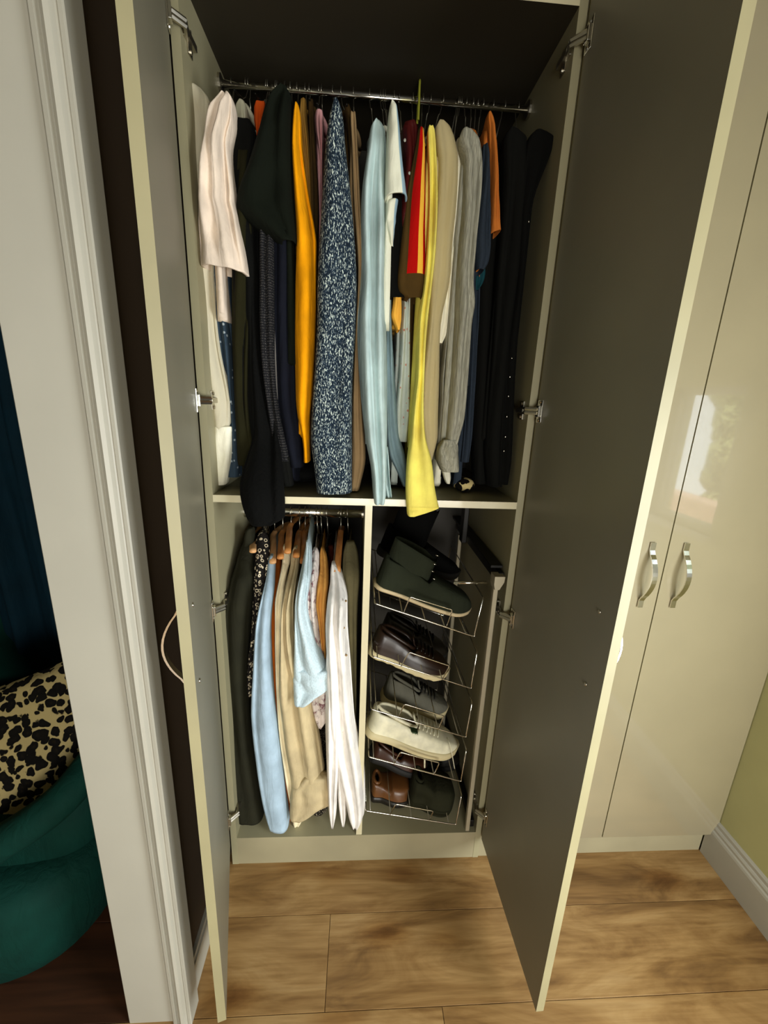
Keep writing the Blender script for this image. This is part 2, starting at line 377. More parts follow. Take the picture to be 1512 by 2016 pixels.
panel('shelf', (T, 0, ZS-T), (W-T, DEP-.01, ZS))
panel('base_panel', (T, 0, ZD-T), (W-T, DEP-.01, ZD)).data.materials[1] = M['plinth']
panel('divider', (DIVX-T/2, .002, ZD), (DIVX+T/2, DEP-.01, ZS-T))
flatbox('plinth', (T, .001, 0), (W-T, .018, ZD-T), M['plinth'], wd, bev=0)
def oval_rail(x0, x1, y, z, hw, hh, name='hanging_rail'):
    n = 16; rings = []
    for x in (x0, x1): rings.append([Vector((x, y+hw*math.cos(2*PI*k/n), z+hh*math.sin(2*PI*k/n))) for k in range(n)])
    mb = MB().loft(rings); o = mb.build(name, M['chrome'], wd)
    for x, s in ((x0, 1), (x1, -1)):
        q = MB().tube([(x, y, z), (x+s*.006, y, z)], .019, 16, flat=(1, 1)).build('rail_socket', M['steel'], o, False)
    return o
ZR, YR = 2.176, .238
oval_rail(T, W-T, YR, ZR, .006, .008)
ZR2, YR2 = 1.100, .275
oval_rail(T, DIVX-T/2, YR2, ZR2, .0075, .0135)

def make_door(name, hx, hy, width, ang, side, z0, z1, parent, handle_z, closed=False):
    # local frame: origin at hinge, +X along door to free edge, +Y = inner face side (towards carcass when closed)
    M4 = Matrix.Translation((hx, hy, 0)) @ Matrix.Rotation(ang, 4, 'Z')
    if side < 0: M4 = M4 @ Matrix.Diagonal((1, -1, 1, 1))
    mb = MB().box((0, 0, z0), (width, -T, z1), bev=0)
    # faces: inner (y=0) lining, rest gloss
    v = [M4 @ x for x in mb.v]; mi = []
    for f in mb.f:
        ys = [mb.v[i].y for i in f]; xs = [mb.v[i].x for i in f]
        mi.append(0 if all(abs(y) < 1e-6 for y in ys) else (1 if all(abs(y+T) < 1e-6 for y in ys) else 2))
    d = link('door', v, mb.f, None, parent, False, [M['door_in'], M['door_gloss'], M['door_edge']], mi)
    # bow handle on outer face
    zt, zb = handle_z; x = width-.045; pts = []
    hb = MB(); prof = []
    N = 18
    for i in range(N+1):
        t = i/N; z = zt+(zb-zt)*t
        b = math.sin(PI*max(0, min(1, (t-.14)/.72)))
        y = -T-.004-.030*b**.8 if .14 < t < .86 else -T-.004
        prof.append((y, z))
    rings = [[(x-.007, y-.0018, z), (x+.007, y-.0018, z), (x+.007, y+.0018, z), (x-.007, y+.0018, z)] for y, z in prof]
    hb.loft([[Vector(q) for q in r] for r in rings])
    hb.build('handle', M['chrome'], d, True, M4).data.polygons.foreach_set('use_smooth', [False]*len(hb.f))
    if not closed:
        for z in (zt-.018, zb+.018):
            MB().tube([(x, -.001, z), (x, .0022, z)], .004, 10).build('screw', M['steel'], d, True, M4)
    return d, M4
HZ = (1.122, .934)
dl, ML = make_door('door', .001, -.012, .397, -1.3051, 1, .096, 2.262, wd, HZ)
dr, MR = make_door('door', W-.001, -.012, .397, PI+1.6122, -1, .096, 2.262, wd, HZ)
def hinge(door, M4, side, z):
    # cup plate on the door, arm to a base plate on the side panel
    mb = MB().box((.004, .0003, z-.026), (.0075+.02, .003, z+.026), bev=.0008).box((.008, .003, z-.013), (.024, .009, z+.013), bev=.001)
    for dz in (-.021, .021): mb.tube([(.014, .002, z+dz), (.014, .0045, z+dz)], .0035, 8)
    h = mb.build('hinge', M['chrome'], door, False, M4)
    x = T if side < 0 else W-T; s = 1 if side < 0 else -1
    a = MB().box((min(x, x+s*.011), .012, z-.006), (max(x, x+s*.011), .058, z+.006), bev=.001)
    a.box((min(x, x+s*.003), .03, z-.022), (max(x, x+s*.003), .052, z+.022), bev=.0005)
    for dz in (-.016, .016): a.tube([(x, .041, z+dz), (x+s*.006, .041, z+dz)], .0038, 8)
    p0 = M4 @ Vector((.016, .007, z)); p1 = Vector((x+s*.006, .016, z))
    dirv = (p1-p0); mid = p0+dirv*.5+Vector((s*.012, 0, 0))
    for o_ in (-.0045, .0045):
        a.tube([p0+Vector((0,0,o_)), mid+Vector((0,0,o_)), p1+Vector((0,0,o_))], .0045, 6)
    a.build('hinge_arm', M['steel'], door, False)
for z in (.215, .915, 1.44, 2.125): hinge(dl, ML, -1, z)
for z in (.205, .90, 1.445, 2.15): hinge(dr, MR, 1, z)

# closed right-hand wardrobe
W2 = WX-.003
w2 = thing('wardrobe', 'closed cream gloss double wardrobe with two bow handles beside the right wall', 'wardrobe', (1.2, .28, 0))
MB().box((W+.001, .002, ZD), (W2, DEP, 2.26)).build('carcass', M['carcass'], w2, False)
flatbox('plinth', (W+.001, .004, 0), (WX-.021, .02, ZD), M['plinth'], w2, bev=0)
make_door('door', W+.002, 0, .3965, 0, 1, .096, 2.262, w2, HZ, True)
make_door('door', W2+.0005, 0, W2-1.2015, PI, -1, .096, 2.262, w2, HZ, True)

#G0
# ------------------------------------------------------------------ clothes
def hermite(levels, k):                 # resample (py, xl, xr, Y) rows smoothly
    out = []
    for i in range(len(levels)-1):
        for j in range(k):
            t = j/k; a = levels[max(i-1, 0)]; b = levels[i]; c = levels[i+1]; d = levels[min(i+2, len(levels)-1)]
            row = []
            for q in range(len(b)):
                if q == 0: row.append(b[0]+(c[0]-b[0])*t); continue
                h = c[0]-b[0]
                mb_ = (c[q]-a[q])/(c[0]-a[0]) if c[0] != a[0] else 0
                mc_ = (d[q]-b[q])/(d[0]-b[0]) if d[0] != b[0] else 0
                if (c[q]-b[q])*mb_ <= 0: mb_ = 0
                if (c[q]-b[q])*mc_ <= 0: mc_ = 0
                s_ = (c[q]-b[q])/h
                if abs(mb_) > 3*abs(s_): mb_ = 3*s_
                if abs(mc_) > 3*abs(s_): mc_ = 3*s_
                row.append((2*t**3-3*t*t+1)*b[q]+(t**3-2*t*t+t)*h*mb_+(-2*t**3+3*t*t)*c[q]+(t**3-t*t)*h*mc_)
            out.append(row)
    out.append(list(levels[-1])); return out
def sleeve(name, mat, parent, strip, Y=.05, dep=.08, fold=.004, nf=3, seed=1, open_end=True, M_=48, slant=0, shoulder=0):
    rr = random.Random(seed); ph = [rr.uniform(0, 6.28) for _ in range(8)]; fold *= 1.6
    st = [(s[0], s[1], s[2], s[3] if len(s) > 3 else Y) for s in strip]
    if shoulder: st = [(p_, a_, b_, y_+shoulder*max(0, 1-(p_-st[0][0])/75)) for p_, a_, b_, y_ in st]
    L = hermite(st, 5); n = len(L); rings = []; at_ = []
    rows = []
    H_tot = st[-1][0]-st[0][0]
    for i, (py, xl, xr, yy) in enumerate(L):
        t = (py-st[0][0])/H_tot
        d = dep*(.45+.55*min(1, t*8)) if t < .125 else dep
        rows.append((py, xl, xr, yy, d, t))
    def ring(py, xl, xr, yy, d, t, sx=1, sy=1, dz=0):
        a = at(xl, py, yy+d*.45); b = at(xr, py, yy+d*.45); c = (a+b)/2; h = (b-a)/2*sx; r = []
        wl = h.length
        for k in range(M_):
            th = 2*PI*k/M_; cs, sn = math.cos(th), math.sin(th)
            ex = math.copysign(abs(cs)**.7, cs); ey = math.copysign(abs(sn)**.62, sn)
            front = max(0, -sn)
            f = (1.3-2.4*abs(math.sin(nf*PI*.5*(ex*.5+.5)+ph[0]+.5*math.sin(2.2*t+ph[1])+.9*t*math.sin(ph[5])))**.8)*fold*front**.5*min(1, t*5+.1)
            f += math.sin(9*t+ph[2]+2*ex)*fold*.45*front + math.sin(23*t+ph[3]+ex*2.5)*fold*.16
            f *= 1-.7*t**8
            e = math.sin(7*t+ph[4]+3*sn)*.04+math.sin(17*t+ph[5])*.015
            r.append(Vector((c.x+h.x*ex*(1+e*abs(ey)), yy+d/2*(1+ey*sy)+f, c.z+h.z*ex+dz+slant*ex*t**6)))
        return r
    # closed dome at the shoulder
    first = rows[0]
    rings.append(ring(*first, sx=.25, sy=.3, dz=.002)); at_.append(0)
    rings.append(ring(*first, sx=.7, sy=.7, dz=.0015)); at_.append(0)
    for r_ in rows: rings.append(ring(*r_)); at_.append(r_[5])
    last = rows[-1]
    if open_end:
        rings.append(ring(*last, sx=.86, sy=.9)); at_.append(1)
        rings.append(ring(*last, sx=.8, sy=.85, dz=.02)); at_.append(.98)
    mb = MB().loft(rings); attr = []
    for i, r_ in enumerate(rings):
        for k in range(M_): attr.append(((math.cos(2*PI*k/M_))*.5+.5, at_[i], 0))
    return link(name, mb.v, mb.f, mat, parent, True, attr=attr)
def body(name, mat, parent, x0, x1, zsh, zhem, yf, yb, yr, tx=.010, slope=.30, neck=.055, seed=1, fold=.003, collar=True):
    # slab across the rail: x0 = centre at the shoulder, x1 = centre at the hem
    rr = random.Random(seed); ph = [rr.uniform(0, 6.28) for _ in range(6)]
    xmax = (DIVX-T/2-.003) if yr == YR2 else W-T-.003
    NY, NZ = 26, 14; rings = []; at_ = []
    for i in range(NY+1):
        t = i/NY; y = yf+(yb-yf)*t; dist = abs(y-yr)
        half = min(yr-yf, yb-yr)
        zt = zsh+slope*max(0, half-max(dist, neck))
        e = min(t, 1-t)*NY; zt -= .02*max(0, 1-e)**2; zh = zhem+.015*max(0, 1-e/2)
        th = tx*(.35+.65*min(1, e/2.5))
        r = []
        for j in range(NZ+1):
            u = j/NZ; z = zt+(zh-zt)*u; xx = x0+(x1-x0)*u
            f = fold*u*(math.sin(11*t*2+ph[0]+u*1.4)+.6*math.sin(29*t+ph[1]+u*2))
            k = math.sin(min(1, u*14)*PI/2) if j < 2 else 1
            r.append(Vector((xx-th*k*(.8+.5*u)+f, y, z)))
        for j in range(NZ, -1, -1):
            u = j/NZ; z = zt+(zh-zt)*u; xx = x0+(x1-x0)*u
            f = fold*u*(math.sin(11*t*2+ph[2]+u*1.4)+.6*math.sin(27*t+ph[3]+u*2))
            k = math.sin(min(1, u*14)*PI/2) if j < 2 else 1
            r.append(Vector((xx+th*k*(.8+.5*u)+f, y, z)))
        for q in r:
            q.x = min(max(q.x+.5*(q.x-CAM.x)*(q.y-yf)/(yf-CAM.y), T+.004), xmax)
        rings.append(r)
    mb = MB().loft(rings)
    attr = []
    for i in range(NY+1):
        for j in range(2*(NZ+1)): attr.append((i/NY, .5, 0))
    o = link(name, mb.v, mb.f, mat, parent, True, attr=attr)
    if collar:
        zc = zsh+slope*max(0, min(yr-yf, yb-yr)-neck)
        pts = [Vector((x0+tx*1.1*math.cos(a), yr+neck*1.0*math.sin(a), zc+.006+.010*math.cos(a*1.0+PI))) for a in [2*PI*k/16 for k in range(17)]]
        MB().tube(pts, [.0065]*17, 8, flat=(1, 1.6)).build('collar', mat, parent)
    return o
def wx(px, Y, py): return at(px, py, Y).x
def hang(name, label, cat, mat, strip, Y=.05, dep=.08, hem=None, group=None, extra=(), bw=.010, fold=.004, nf=3, lower=False,
         bodymat=None, nobody=False, neckpx=None, bx=None, open_end=True, zsh=None, collar=True, slope=None, yf=None, slant=0):
    yr = YR2 if lower else YR
    s0 = strip[0]; s1 = strip[-1]; seed = sum(ord(c) for c in label)
    Y0 = s0[3] if len(s0) > 3 else Y
    top = at((s0[1]+s0[2])/2, s0[0], Y0+.02+(.10 if lower else 0)); zs_ = top.z-.004 if zsh is None else zsh
    zh = hem if hem is not None else (zs_-.68 if not lower else zs_-.72)
    zh = max(zh, (ZS+.012) if not lower else ZD+.03)
    xc = top.x if bx is None else bx[0]; xb = (xc+.004 if bx is None else bx[1])
    xc = min(max(xc, T+.016), (DIVX-.026) if lower else (W-T-.016)); xb = min(max(xb, T+.022), (DIVX-.03) if lower else (W-T-.03))
    root = thing(name, label, cat, (xc, yr, zs_), group)
    sleeve('sleeve', mat, root, strip, Y, dep, fold, nf, seed, open_end, slant=slant, shoulder=.10 if lower else 0)
    for e in extra:
        kw = dict(e[3]) if len(e) > 3 else {}
        sleeve(e[0], e[1] or mat, root, e[2], kw.pop('Y', Y), kw.pop('dep', dep), kw.pop('fold', fold), kw.pop('nf', nf), seed+7, **kw)
    if not nobody:
        y0 = (yf if yf is not None else Y0+dep*.35+(.09 if lower else 0))
        sl = slope if slope is not None else (.26 if not lower else .10)
        body('body', bodymat or mat, root, xc, xb, zs_, zh, y0, 2*yr-y0 if 2*yr-y0 < DEP-.03 else DEP-.03, yr, bw, sl, seed=seed, collar=collar)
    root['_x'] = xc; root['_z'] = zs_+(slope if slope is not None else (.26 if not lower else .10))*(yr-Y0-.05-.055)
    del root['_x'], root['_z']
    return root, xc, zs_
def tint(n, c, kind='plain', c2=None, rough=.92): 
    M[n] = fabric(n, c, kind, c2, rough); return M[n]
tint('cream knit', (236, 226, 196), 'rib'); tint('blush cotton', (226, 208, 188)); tint('printed denim', (50, 64, 76), 'print', (150, 160, 165))
tint('black cloth', (7, 7, 5)); tint('dark olive', (30, 28, 10)); tint('bottle green', (12, 16, 8)); tint('rust', (190, 72, 16))
tint('charcoal waffle', (24, 24, 26), 'waffle', (92, 88, 84)); tint('navy', (16, 18, 27)); tint('mustard', (232, 152, 4)); tint('dark tan', (140, 104, 44))
tint('dusty pink', (205, 150, 150)); tint('marl knit', (24, 34, 44), 'marl', (205, 214, 200)); tint('taupe', (150, 124, 88)); tint('umber', (58, 42, 18))
tint('sky blue', (182, 202, 200)); tint('white blue tee', (226, 226, 204), 'bands', [(0, (228, 228, 206)), (.68, (150, 180, 195))])
tint('maroon satin', (70, 20, 18), rough=.35); tint('rugby brown', (74, 54, 22), 'rugby', [(0, (74, 54, 22)), (.36, (180, 10, 6)), (.60, (240, 182, 62)), (.82, (180, 10, 6))])
tint('orange cotton', (240, 178, 70)); tint('grey print', (196, 204, 194), 'print', (190, 130, 110)); tint('lemon', (250, 226, 108)); tint('shaded lemon', (140, 128, 20))
tint('ribbed beige', (226, 208, 158), 'rib'); tint('ivory', (240, 232, 208)); tint('grey linen', (158, 156, 140), 'linen'); tint('dark denim', (42, 50, 60), 'denim')
tint('burnt orange', (196, 112, 44)); tint('dark teal', (20, 60, 66)); tint('black wool', (5, 5, 4), 'fleece'); tint('steel blue', (128, 150, 156))
tint('near black green', (12, 12, 9)); tint('grey white', (190, 186, 160))
U = []
def up(*a, **k): r = hang(*a, **k); U.append(r); return r[0]
up('shirt', 'cream long-sleeved knit top hanging furthest left beside the cabinet side, cuff almost at the shelf', 'shirt', M['cream knit'],
   [(176,380,397),(195,371,411),(260,371,418),(330,374,426),(450,387,430),(545,392,426),(640,396,433),(700,402,441),(790,412,461),(828,420,459),(846,424,455)], .05, .07,
   extra=[('cuff', M['ivory'], [(840,422,456),(850,422,458),(900,424,457),(952,428,447)], dict(Y=.048, dep=.05, fold=.001))], fold=.006)
up('shirt', 'pale blush short-sleeved shirt in front of the cream top at the left end', 'shirt', M['blush cotton'],
   [(188,438,452),(203,426,461),(247,411,464),(300,404,456),(385,394,464),(405,394,463),(425,395,468),(480,396,480),(520,398,487),(535,400,489)], .0, .085, hem=1.62, fold=.010, nf=5, bw=.010, bx=(.052, .056), slant=-.008)
up('shirt', 'grey-white top mostly hidden just right of the blush shirt shoulder', 'shirt', M['grey white'], [(202,470,482),(215,465,487),(235,464,489),(300,468,486),(420,470,486)], .13, .05, hem=1.6, yf=.15)
up('shirt', 'dark blue shirt with small pale print showing below the blush sleeve', 'shirt', M['printed denim'], [(300,424,440),(480,422,440),(545,420,436),(640,430,453),(760,447,464),(850,455,470),(905,454,474),(937,452,474)], .065, .05, fold=.004)
up('jacket', 'plain black jacket with a dark shoulder just right of the blush shirt', 'jacket', M['black cloth'], [(240,463,494),(255,455,502),(300,452,507),(420,455,500),(560,462,512),(700,475,512),(900,485,520)], .05, .08)
up('top', 'rust orange top of which only the narrow shoulder shows between black garments', 'top', M['rust'], [(203,504,522),(215,501,523),(240,501,521),(284,509,516),(500,509,516)], .12, .05, hem=1.6, yf=.15)
up('t-shirt', 'very dark green t-shirt whose wide short sleeve points left at the front', 't-shirt', M['bottle green'],
   [(178,552,566),(200,538,576),(240,522,578),(284,510,578),(350,487,580),(408,466,583),(432,482,585),(460,518,586),(486,556,586)], .01, .10, fold=.006, hem=1.52)
up('shirt', 'dark olive long-sleeved shirt below the blush sleeve, straight hem above the black fleece', 'shirt', M['dark olive'], [(300,470,492),(500,459,500),(560,459,500),(700,460,492),(780,463,492),(850,466,500),(900,468,512),(914,470,514)], .045, .06, hem=1.28)
up('jumper', 'shaggy black jumper whose drooping sleeve hangs over the shelf edge at the left', 'jumper', M['black wool'],
   [(300,500,518,.07),(480,490,514,.07),(700,491,530,.06),(850,500,548,.03),(925,478,556,-.03),(960,472,558,-.055),(990,476,560,-.065),(1018,486,560,-.065),(1030,494,540,-.06)], .05, .06, fold=.008)
up('jumper', 'charcoal waffle-knit jumper with a pale-dotted texture left of the navy top', 'jumper', M['charcoal waffle'], [(350,516,540),(490,513,541),(620,513,542),(700,516,542),(800,528,549),(880,540,567),(906,549,572)], .04, .05,
   extra=[('cuff', M['near black green'], [(900,548,571),(915,551,573),(955,559,578)], dict(Y=.042, dep=.045, fold=.001))])
up('jumper', 'navy blue jumper between the charcoal waffle knit and the mustard sleeve', 'jumper', M['navy'], [(350,550,576),(480,541,578),(640,542,580),(780,545,586),(870,560,594),(918,573,598)], .05, .06)
up('jumper', 'mustard yellow jumper with a long narrow sleeve ending in a pointed cuff', 'jumper', M['mustard'],
   [(212,580,589),(230,578,592),(300,577,596),(384,580,608),(477,585,623),(560,582,622),(640,581,621),(700,581,619),(780,583,614),(820,587,610),(850,594,610),(880,598,610),(908,599,610)], .03, .06, fold=.007, nf=2)
up('shirt', 'dark tan shirt seen as a thin strip right behind the mustard shoulder', 'shirt', M['dark tan'], [(200,592,603),(240,591,605),(300,597,610),(400,608,615),(520,612,619)], .075, .05, hem=1.5)
up('shirt', 'dark brown shirt squeezed between the dark tan shirt and the pink top', 'shirt', M['umber'], [(200,607,617),(260,608,620),(420,612,628),(560,614,624)], .10, .05, hem=1.5)
up('top', 'dusty pink top with just a sliver of shoulder left of the marled knit', 'top', M['dusty pink'], [(221,622,635),(235,620,637),(262,622,637),(320,630,636),(420,631,636)], .12, .05, hem=1.6)
up('jumper', 'chunky navy and white marled knit jumper with a wide straight sleeve', 'jumper', M['marl knit'],
   [(204,657,665),(215,654,671),(240,648,676),(290,642,680),(380,636,690),(460,631,697),(560,627,702),(640,625,700),(700,622,697),(760,618,694),(860,612,693),(930,620,693),(966,624,693)], -.005, .10, fold=.004, nf=2, bw=.016)
up('shirt', 'near-black olive shirt shoulder peeping out just right of the marled knit neck', 'shirt', M['umber'], [(211,679,688),(240,680,696),(340,688,704),(520,692,708)], .10, .05, hem=1.5)
up('shirt', 'taupe brown shirt hanging as a plain strip left of the long pale blue sleeve', 'shirt', M['taupe'], [(226,690,700),(250,690,702),(300,692,705),(400,695,710),(540,704,714),(700,697,710),(800,693,714),(900,692,720),(962,690,707)], .06, .07)
up('sweatshirt', 'long pale blue sweatshirt whose folded sleeve reaches over the shelf edge', 'sweatshirt', M['sky blue'],
   [(245,737,751,.04),(258,729,757,.04),(300,723,760,.03),(380,712,760,.03),(480,709,760,.03),(560,708,760,.03),(640,704,760,.02),(740,707,762,.01),(860,719,762,.0),(920,730,761,-.01),(970,734,760,-.02),(988,736,757,-.02)], .03, .075, fold=.011, nf=4, bw=.012,
   extra=[('hem', None, [(880,745,764),(950,752,768),(977,756,772)], dict(Y=.02, dep=.05))])
up('jumper', 'steel blue jumper with its sleeve curling away behind the long pale blue one', 'jumper', M['steel blue'], [(500,762,772),(620,760,770),(740,758,777),(850,760,786),(895,766,797),(930,782,802),(955,792,802)], .08, .06)
up('t-shirt', 'white t-shirt with a pale blue edge band and pointed shoulder nearest the rail', 't-shirt', M['white blue tee'],
   [(208,769,776),(225,765,780),(255,762,784),(300,760,788),(350,758,794),(385,757,799),(396,757,801)], .0, .09, fold=.003, nf=1, hem=1.62,
   extra=[('sleeve', M['white blue tee'], [(396,760,784),(420,758,781),(445,758,779),(472,764,776),(491,768,774)], dict(Y=.03, dep=.05, fold=.004))])
maroon = up('blouse', 'maroon satin blouse with tiny pearl buttons right of the white t-shirt', 'blouse', M['maroon satin'], [(243,796,818),(260,790,822),(330,794,820),(385,788,815),(430,783,810),(455,784,806)], .05, .06, hem=1.72)
for q in ((797,276),(806,341),(799,424)):
    MB().ball(at(q[0], q[1], .046), (.0028, .0018, .0035)).build('button', M['white'], maroon)
up('top', 'plain black garment hanging in the gap below the white t-shirt', 'trousers', M['black cloth'], [(300,766,790),(440,760,792),(520,758,798),(580,762,800),(588,768,796)], .045, .04, yf=.13)
up('shirt', 'brown rugby-style shirt with red and yellow bands down its short sleeve', 'shirt', M['rugby brown'],
   [(260,822,834),(310,813,835),(380,799,836),(450,790,836),(520,784,836),(560,781,835),(580,786,832),(592,800,828)], .03, .08, fold=.003, nf=2, hem=1.5, bodymat=M['umber'], yf=.10)
up('shirt', 'orange cotton shirt with only its turned cuff showing below the brown rugby shirt', 'shirt', M['orange cotton'], [(560,776,789),(580,774,790),(600,773,790),(622,770,790),(636,774,789),(652,781,786)], .06, .05, hem=1.63, fold=.002)
up('shirt', 'pale grey shirt with a small reddish print beneath the orange cuff', 'shirt', M['grey print'], [(420,790,804),(595,790,806),(640,787,806),(720,784,806),(800,778,806),(868,778,801)], .085, .06, fold=.006)
up('jumper', 'dark olive-yellow jumper half hidden left of the lemon sleeve', 'jumper', M['shaded lemon'], [(480,822,834),(615,818,832),(660,814,828),(720,812,826),(780,811,822)], .09, .05)  # second sleeve of the lemon sweatshirt; its shadow is put into the olive colour
up('sweatshirt', 'lemon yellow sweatshirt whose wide cuff hangs below the shelf edge', 'sweatshirt', M['lemon'],
   [(252,843,852,.03),(262,841,855,.03),(300,841,857,.03),(400,842,858,.03),(500,838,855,.02),(560,833,849,.02),(640,822,840,.015),(740,819,834,.0),(800,813,832,-.01),(860,808,836,-.02),(905,802,848,-.03),(960,799,855,-.04),(995,800,862,-.04)], .03, .06, fold=.006, nf=2,
   extra=[('cuff', None, [(985,800,861),(998,801,863),(1005,801,846),(1013,802,818)], dict(Y=-.036, dep=.05, fold=.001))])
up('cardigan', 'ribbed beige cardigan with a long sleeve right of the lemon one', 'cardigan', M['ribbed beige'],
   [(243,862,874),(255,857,886),(290,859,896),(330,862,899),(400,859,896),(480,852,888),(560,846,882),(640,841,866),(740,831,863),(820,828,861),(860,832,860),(903,836,849)], .035, .07, fold=.003, nf=2)
up('shirt', 'ivory shirt seen between the beige cardigan and the grey linen shirt', 'shirt', M['ivory'], [(278,898,911),(300,893,915),(350,890,909),(440,886,898),(560,868,886),(640,860,880),(660,857,877),(678,860,868)], .055, .06, hem=1.45)
up('shirt', 'grey linen shirt with two hanging sleeves and a buttoned cuff at the bottom', 'shirt', M['grey linen'],
   [(260,908,930),(278,903,942),(320,910,945),(400,908,941),(500,899,932),(560,895,928),(600,893,932),(640,892,926),(740,886,918),(820,880,911),(860,876,901),(872,874,898)], .01, .075, fold=.006, nf=3,
   extra=[('sleeve', None, [(330,896,908),(480,885,899),(600,880,895),(740,866,885),(800,864,881),(880,858,876),(905,857,869)], dict(Y=.055, dep=.05)),
          ('cuff', None, [(866,872,898),(880,862,900),(905,860,902),(926,868,901)], dict(Y=.006, dep=.07, fold=.002))])
up('shirt', 'white shirt of which just a rounded cuff tip hangs below the grey linen cuff', 'shirt', M['ivory'], [(700,868,882),(860,868,886),(925,871,886),(940,874,887),(951,878,885)], .085, .03, fold=.001, yf=.10)
up('shirt', 'faded dark denim short-sleeved shirt right of the grey linen shoulder', 'shirt', M['dark denim'], [(288,950,958),(330,944,961),(400,938,962),(490,930,962),(520,930,959),(536,933,950)], .012, .06, hem=1.5)
up('t-shirt', 'dark teal t-shirt with its sleeve end below the faded denim sleeve', 't-shirt', M['dark teal'], [(420,934,950),(540,928,953),(560,929,948),(575,930,938)], .075, .05, hem=1.5)
up('jeans', 'dark blue denim trousers hanging low beside the grey linen cuff', 'jeans', M['dark denim'], [(500,930,945),(600,924,941),(750,916,934),(850,911,928),(908,905,921)], .08, .05)
up('t-shirt', 'burnt orange brown t-shirt with a narrow sleeve at the right end', 't-shirt', M['burnt orange'], [(227,959,965),(245,956,969),(330,960,975),(400,961,977),(445,960,979),(464,959,981)], .03, .07, fold=.003, hem=1.75, slant=.004)
up('trousers', 'black trousers hanging behind and below the burnt orange t-shirt', 'trousers', M['near black green'], [(330,945,985),(500,938,985),(700,933,975),(850,928,965),(950,932,958)], .09, .06)
up('coat', 'long black coat hanging right of the burnt orange t-shirt', 'coat', M['near black green'], [(258,1000,1020),(275,990,1036),(400,985,1034),(550,975,1020),(700,965,1004),(880,953,992),(955,958,985)], .05, .07)
studs = up('coat', 'black coat with a line of shiny studs hanging furthest right against the door', 'coat', M['black cloth'], [(262,1050,1075),(272,1040,1088),(300,1030,1084),(400,1012,1046),(550,1004,1026),(700,985,1014),(900,975,1003),(950,972,996)], .045, .07)
for q in ((1042,400),(1044,436),(1036,478),(1030,520),(1026,560),(1021,600),(1018,640),(1014,680),(1011,705),(1007,742),(1004,780),(1001,820),(998,860),(995,888)):
    MB().ball(at(q[0]-3, q[1], .042), (.0018, .0016, .003), nu=8, nv=5).build('snap_stud', M['chrome'], studs)

# hangers of the upper rail: hook over the rail, thin wire arms inside each garment
def hook_pts(x, xb, y, zr, zneck, r=.0125):
    pts = []
    for k in range(13):
        a = PI*1.22-(PI*1.22+.0)*k/12        # from the open end over the rail
        pts.append(Vector((x, y+.004+r*math.cos(a), zr+.0015+r*math.sin(a))))
    pts = [Vector((x, y+.004+r*math.cos(PI*1.15*(1-k/12)), zr+.0015+r*math.sin(PI*1.15*(1-k/12)))) for k in range(13)]
    pts += [Vector((x+(xb-x)*.15, y+.010, zr-.018)), Vector((x+(xb-x)*.3, y+.001, zr-.026)), Vector((xb, y, zneck))]
    return pts
hooks = [447,484,489,524,545,557,561,572,585,601,609,628,633,655,696,713,734,744,754,776,786,813,833,864,895,902,908,918,931,940,965,990,1010,1024]
def hlabel(s):
    w_ = s.split()[:12]
    while w_[-1] in ('with','a','the','of','in','and','whose','which','between','behind','right','left','just','just','hanging','to','its','beside','below','against','only','at','over','down','hidden','seen','as','tiny','long','narrow','straight','wide','short','turned','showing','small','half','pale','pointed','two','thin','long','plain','dark','marled','like','that','line','far','from','front','mostly','furthest','hangs','burnt','white'): w_.pop()
    return 'hanger carrying the '+' '.join(w_)
UH = sorted(U, key=lambda r: r[1])
railx = sorted([at(h, 152+(h-430)*.0988, YR).x for h in hooks])
for i, (root, gx, gz) in enumerate(UH):
    j = min(len(railx)-1, int(i*len(railx)/len(UH))); hx = railx[j]
    hx = gx*.5+hx*.5 if abs(gx-hx) > .03 else hx
    hx = min(max(hx, T+.03), W-T-.03)
    zn = min(gz+.26*(YR-.12)+.006, ZR-.04)
    h = thing('clothes_hanger', hlabel(root['label']), 'hanger', (gx, YR, zn), 'hangers on the upper rail')
    MB().tube(hook_pts(hx, gx, YR, ZR, zn, .0135), .0013, 6).build('hook', M['steel'], h)
    arm = [Vector((gx, YR-.15, zn-.045)), Vector((gx, YR-.08, zn-.022)), Vector((gx, YR, zn-.004)), Vector((gx, YR+.08, zn-.022)), Vector((gx, YR+.15, zn-.045))]
    MB().tube(arm, .0022, 6).build('arms', M['blackmetal'], h)
# lime strap looped over the rail
sx_ = at(826, 200, YR-.012)
tag(MB().tube(curve_pts([at(823.5,236,YR-.02), at(825,200,YR-.02), at(826,170,YR-.018), at(826.5,160,YR-.006)+Vector((0,0,0)), Vector((at(826.5,160,YR).x, YR+.012, ZR+.012)), Vector((at(826.5,160,YR).x, YR+.016, ZR-.04))], 5), .0028, 6, flat=(1,1.3)).build('strap', tint('lime ribbon', (150,150,50)), None),
    'thin lime green strap looped over the upper rail above the brown rugby shirt', 'strap')

